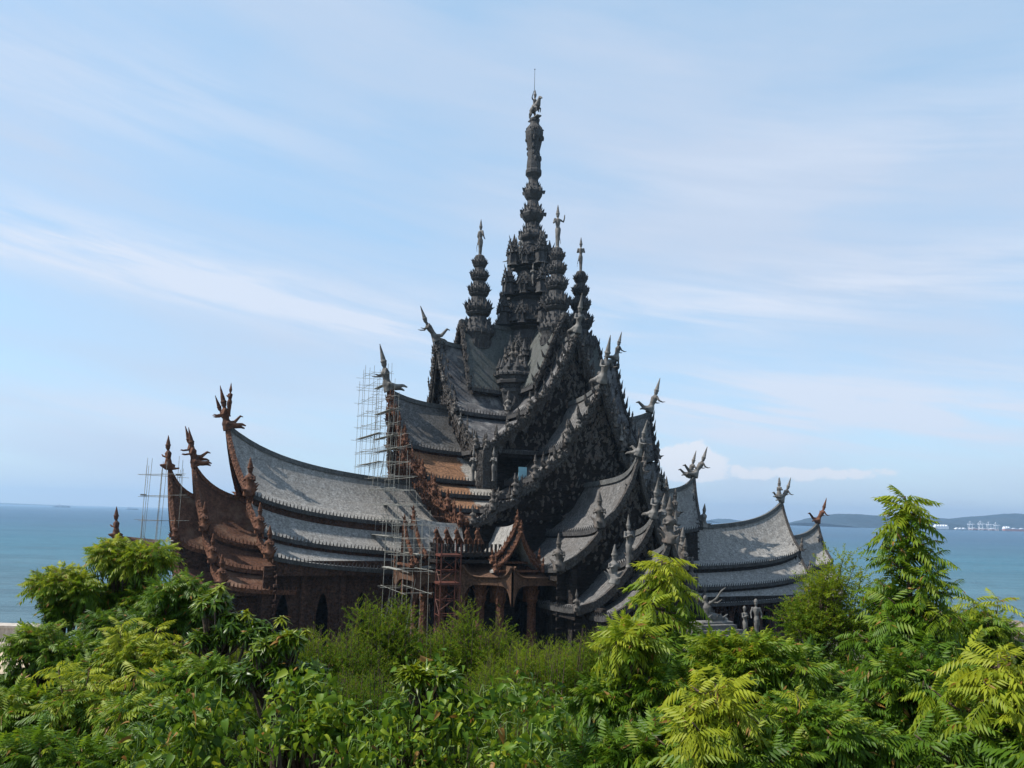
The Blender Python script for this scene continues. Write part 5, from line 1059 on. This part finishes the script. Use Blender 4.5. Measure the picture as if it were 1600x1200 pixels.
hedge = [('tall two-pronged feathery shrub before the porch left of the red hoist', [(590, 1000, 34, 55), (575, 950, 14, 30), (625, 950, 12, 28), (600, 1070, 50, 50)], [(578, 918, 0), (622, 912, 0), (600, 925, 0), (630, 925, 0), (570, 935, 0)], 22, .35),
         ('feathery shrub with slim upright tips just right of the red hoist', [(722, 1010, 40, 50), (728, 960, 14, 32), (700, 1070, 50, 50)], [(735, 930, 0), (742, 938, 0), (720, 945, 0)], 22, .35),
         ('pointed feathery shrub under the right porch column', [(782, 1020, 34, 45), (782, 985, 10, 24)], [(782, 945, 0), (778, 955, 0), (790, 962, 0)], 22, .35),
         ('wide feathery bush under the arched windows of the long hall', [(500, 1020, 50, 45), (545, 1030, 40, 48), (460, 1040, 45, 45)], spikes(470, 560, 9, 960, 985, 1), 21, .3),
         ('feathery bush between the two-pronged shrub and the hoist', [(660, 1010, 36, 38), (650, 1070, 50, 45)], spikes(640, 690, 5, 958, 980, 2), 22.5, .25),
         ('even-topped light green feathery bush at the middle of the thicket', [(840, 1050, 60, 60), (800, 1075, 50, 55), (880, 1060, 52, 62)], spikes(800, 900, 16, 985, 998, 3), 19, .42),
         ('feathery bush with yellow upright sprays left of the leaning neem', [(920, 1040, 50, 50), (950, 1010, 34, 36), (900, 1110, 60, 60)], spikes(900, 965, 12, 975, 1000, 4), 18, .35),
         ('dark feathery bush low in the middle of the thicket', [(760, 1090, 60, 45), (700, 1110, 60, 50), (620, 1110, 60, 45)], spikes(640, 800, 8, 1040, 1062, 5), 16, .2),
         ('feathery bush just above the vines right of centre', [(860, 1150, 60, 55), (800, 1150, 50, 45), (915, 1170, 50, 55)], spikes(800, 930, 10, 1085, 1115, 6), 12, .32),
         ('feathery bush behind the vines below the arched windows', [(500, 1090, 60, 40), (560, 1080, 55, 42), (440, 1080, 40, 35)], spikes(450, 600, 8, 1030, 1050, 7), 15, .22),
         ('thin olive feathery bush by the temple steps at the left', [(330, 1010, 42, 38), (280, 1000, 30, 30), (370, 1030, 30, 30)], spikes(290, 380, 7, 965, 985, 8), 23, .5)]
def wand_bush(label, lobes, leads, Y, age):
    # many slim upright leafy shoots of uneven height
    tips, fw, sc, tn = [], [], [], []; k = Y/FPX; tops = []
    for px, py, rx, rz in lobes:
        n = max(12, int(rx*1.7))
        for i in range(n):
            a = random.uniform(-1, 1); d = random.uniform(-.5, .5)*rx*k*2.2; h = (1-abs(a)**2.2*.45); top = py-rz*h*random.uniform(.62, 1.12)+10; tops.append((px+a*rx*1.15, top, d, random.uniform(70, 130)))
    for px, py, d in leads: tops.append((px, py+4, d, 110)); tops.append((px+random.uniform(-7, 7), py+random.uniform(12, 26), d, 90))
    stems = []
    for px, py, d, ln in tops:
        t = at(px, py, Y+d); L_ = ln*k; lean = Vector((random.uniform(-.16, .16), random.uniform(-.16, .16), 1)); root = t-lean*L_; stems.append((root, t)); m = int(L_/(.010*Y))
        for j in range(m):
            q = j/m; p = t-lean*(L_*q); az = random.uniform(0, 2*pi); w = .25+.9*min(1, q*2.2); e_ = random.uniform(.35, 1.0)*(1 if q > .1 else 1.6)
            tips.append(p); fw.append((cos(az), sin(az), e_)); sc.append(.0190*Y*w*random.uniform(.7, 1.3)); tn.append(age+.12+.30*(1-q*2.2)+random.gauss(0, .12))
    V, F, TN = scatter(SPG, np.array([list(p) for p in tips]), np.array(fw), RNG.normal(size=(len(tips), 3)), np.array(sc), np.clip(np.array(tn), 0, .95))
    c = sum((p for _, p in stems), Vector())/len(stems); gz = ground_z(c.x, c.y); o = np.array([c.x, c.y, gz]); e = empty('feathery_bush', (c.x, c.y, gz)); tag(e, label, 'bush', 'feathery bushes of the thicket'); link('crown', np_mesh('bush_crown', V-o, F, M_FINE, TN), None, e)
    b = MB(); O = Vector(o)
    for r_, t in stems[::2]: b.tube([Vector((random.uniform(-.3, .3), random.uniform(-.3, .3), 0)), (r_-O).lerp(Vector((0, 0, 0)), .3), r_-O, t-O], [.022, .018, .012, .004], 4)
    b.build('stems', M_BARK, e)
for lb, lo, ld, Y, ag in hedge: wand_bush(lb, [(a, b-1, c*1.15, d) for a, b, c, d in lo], ld, Y, ag)
# left side
plant('neem_tree', 'two-headed rounded neem against the sea beside the scaffolded gable', 'tree', NG, [(188, 872, 40, 38), (232, 880, 38, 44), (215, 935, 62, 34), (160, 940, 35, 28)], 24, L=.55, dens=1.25, age=.5)
plant('neem_tree', 'round neem crown alone against the water at the left', 'tree', NG, [(92, 912, 38, 36), (122, 925, 32, 32), (100, 950, 26, 16)], 23, L=.52, dens=1.25, age=.55)
plant('neem_tree', 'shaded neem crown under the two-headed neem', 'tree', NG, [(240, 990, 60, 38), (180, 985, 50, 36), (290, 965, 36, 32)], 21, L=.5, dens=1.2, age=.15)
plant('neem_tree', 'dark neem filling the space between the two-headed neem and the broad-leaved tree', 'tree', NG, [(278, 925, 40, 34), (315, 955, 40, 36), (262, 965, 44, 36)], 19, L=.46, dens=1.3, age=.2)
plant('neem_tree', 'neem clump overhanging the sandy patch at the left edge', 'tree', NG, [(55, 1010, 46, 36), (35, 1070, 36, 26), (100, 1020, 45, 42)], 18, L=.46, dens=1.15, age=.25)
plant('neem_tree', 'light green neem crown in the middle of the left slope', 'tree', NG, [(200, 1030, 55, 38), (255, 1035, 45, 40), (150, 1060, 42, 34)], 15, L=.42, dens=.95, age=.55, lead=[(190, 975, 0), (245, 980, 0), (285, 1000, 0)])
plant('neem_tree', 'broad neem with layered fronds above the bottom left corner', 'tree', NG, [(110, 1120, 80, 52), (200, 1115, 60, 48), (30, 1110, 45, 40)], 11.5, L=.40, dens=.8, age=.45, lead=[(90, 1040, 0), (140, 1048, 0), (215, 1050, 0), (175, 1062, 0)])
plant('neem_tree', 'neem fronds cut by the bottom left corner', 'tree', NG, [(40, 1190, 75, 45), (130, 1200, 75, 40), (215, 1190, 50, 35)], 9.5, L=.36, dens=.95, age=.3)
plant('broad_leaved_tree', 'tree with long glossy drooping leaves before the brown wing wall', 'tree', 'broad-leaved trees', [(335, 945, 34, 26), (360, 985, 40, 34), (400, 990, 26, 24), (330, 1000, 34, 34)], 15, 'mango', L=.24, dens=1.3, age=.4, nper=5, elev=(-.5, .5), lead=[(345, 912, 0), (385, 955, 0), (440, 962, 0), (478, 982, 0)])
plant('broad_leaved_tree', 'smaller tree with hanging lance leaves above the vines at left centre', 'tree', 'broad-leaved trees', [(425, 1015, 34, 26), (450, 1000, 24, 18), (395, 1050, 40, 30), (440, 1055, 40, 34), (480, 1050, 26, 26)], 12, 'mango', L=.21, dens=1.3, age=.35, nper=5, elev=(-.5, .5))
plant('neem_tree', 'neem crown filling the slope between the light green crown and the vines', 'tree', NG, [(290, 1070, 50, 40), (340, 1060, 50, 35), (300, 1120, 60, 40)], 12.5, L=.38, dens=1.0, age=.3)
plant('neem_tree', 'low neem crown just behind the vine heap at the left', 'tree', NG, [(210, 1130, 50, 40), (270, 1150, 60, 40)], 10.4, L=.36, dens=1.0, age=.35)
# vine thicket over shrubs, nearest to the camera
def vines(label, lobes_px, Y, L, dens, seed):
    lobes = []
    for px, py, rx, rz, dy in lobes_px: c = at(px, py, Y+dy); k = (Y+dy)/FPX; lobes.append(((c.x, c.y, c.z), (rx*k, rx*k*.9, rz*k)))
    tips, dirs = crown_lobes(lobes, L, dens, .15); n = len(tips); k = 2; P = np.repeat(tips, k, 0)+RNG.normal(0, L*.7, (n*k, 3)); az = RNG.uniform(0, 2*pi, n*k); out = np.repeat(dirs, k, 0)
    f = np.stack([np.cos(az), np.sin(az), RNG.uniform(-2.0, .1, n*k)], 1)+out*.25; up = out*[1, 1, .45]+RNG.normal(0, .45, (n*k, 3))+[0, -.2, .05]
    V, F, TN = scatter(LEAF, P, f, up, L*RNG.uniform(.45, 1.35, n*k), np.clip(RNG.normal(.36, .27, n*k), 0, 1)); cx_, cy_ = float(np.mean([l[0][0] for l in lobes])), float(np.mean([l[0][1] for l in lobes])); gz = ground_z(cx_, cy_); o = np.array([cx_, cy_, gz])
    e = empty('climbing_vine', tuple(o)); tag(e, label, 'vine', 'climbing vines over the shrubs'); link('leaves', np_mesh('vine_leaves', V-o, F, M_VINE, TN), None, e)
    b = MB(); R = random.Random(seed)
    for i in range(46):
        t = Vector(tips[R.randrange(n)])-Vector(o); q = t+Vector((R.uniform(-.22, .22), R.uniform(-.2, .2), R.uniform(.0, .16))); r = q+Vector((R.uniform(-.12, .12), R.uniform(-.1, .1), R.uniform(-.16, -.02))); b.tube([t-Vector((0, 0, .3)), t, t.lerp(q, .5)+Vector((0, 0, .05)), q, r], [.004, .004, .003, .0025, .0015], 4)
    for i in range(5): t = Vector(tips[R.randrange(n)])-Vector(o); b.tube([(R.uniform(-.3, .3), R.uniform(-.3, .3), -.2), t*.5, t], [.03, .022, .008], 5)
    b.build('stems', M_VINEST, e)
M_VINEST = plain('vine_stem', (.16, .24, .06))
def clumps(x0, x1, y0, y1, n, seed):
    R = random.Random(seed); out = []
    for i in range(n):
        x = R.uniform(x0, x1); y = y0+(y1-y0)*R.random()**.8; q = (y-y0)/max(1, y1-y0); g = R.choice((.6, .8, 1.0, 1.35)); out.append((x, y-R.uniform(0, 26)*g*(1-q*.5), R.uniform(22, 36)*g, R.uniform(20, 34)*g, .5-1.3*q+R.uniform(-.35, .35)))
    return out
vines('heap of heart-leaved vines at the bottom centre, its crest below the red hoist', clumps(560, 735, 1082, 1210, 17, 1), 8.2, .105, .75, 1)
vines('vine heap with larger pale leaves left of the bottom centre', clumps(300, 555, 1085, 1210, 21, 2), 8.4, .115, .75, 2)
vines('vine heap right of the bottom centre touching the feathery bush', clumps(740, 870, 1095, 1215, 13, 3), 8.0, .100, .75, 3)
vines('low strand of vines creeping into the neems at the bottom left', clumps(215, 300, 1165, 1215, 7, 4), 8.6, .105, .7, 4)
plant('broad_leaved_shrub', 'small shrub with pointed bright leaves rising from the vine crest', 'shrub', None, [(690, 1058, 26, 14), (650, 1052, 20, 12)], 8.3, 'mango', L=.17, dens=.5, age=.6, nper=5, elev=(-.2, .6), r0=.02, trunk='stem')
# undergrowth closing the slope
def undergrowth():
    n = 19000; x = RNG.uniform(-1, 1, n); y = 4.5+RNG.random(n)**1.2*108; y = np.where((x < -.62) & (y > 100), 60, y); y = np.where((y > 96) & (np.abs(x*(y*.72+5)-20) < 30), 50, y); x = x*(y*.72+5); z = np.array([ground_z(a, b) for a, b in zip(x, y)]); h = RNG.uniform(.0, 1.6, n)*np.clip(y/16, .4, 1.5)
    P = np.stack([x, y, z+h*.8], 1); az = RNG.uniform(0, 2*pi, n); f = np.stack([np.cos(az)*.6, np.sin(az)*.6, RNG.uniform(.4, 1.2, n)], 1); sc = RNG.uniform(.6, 1.3, n)*np.clip(y/26, .45, 1.6)
    V, F, TN = scatter(SPG, P, f, RNG.normal(size=(n, 3)), sc, np.clip(RNG.normal(.3, .18, n), 0, 1)); o = link('undergrowth', np_mesh('undergrowth', V, F, M_FINE, TN)); tag(o, 'dense low green undergrowth covering the slope between the trees', 'undergrowth', kind='stuff')
undergrowth()
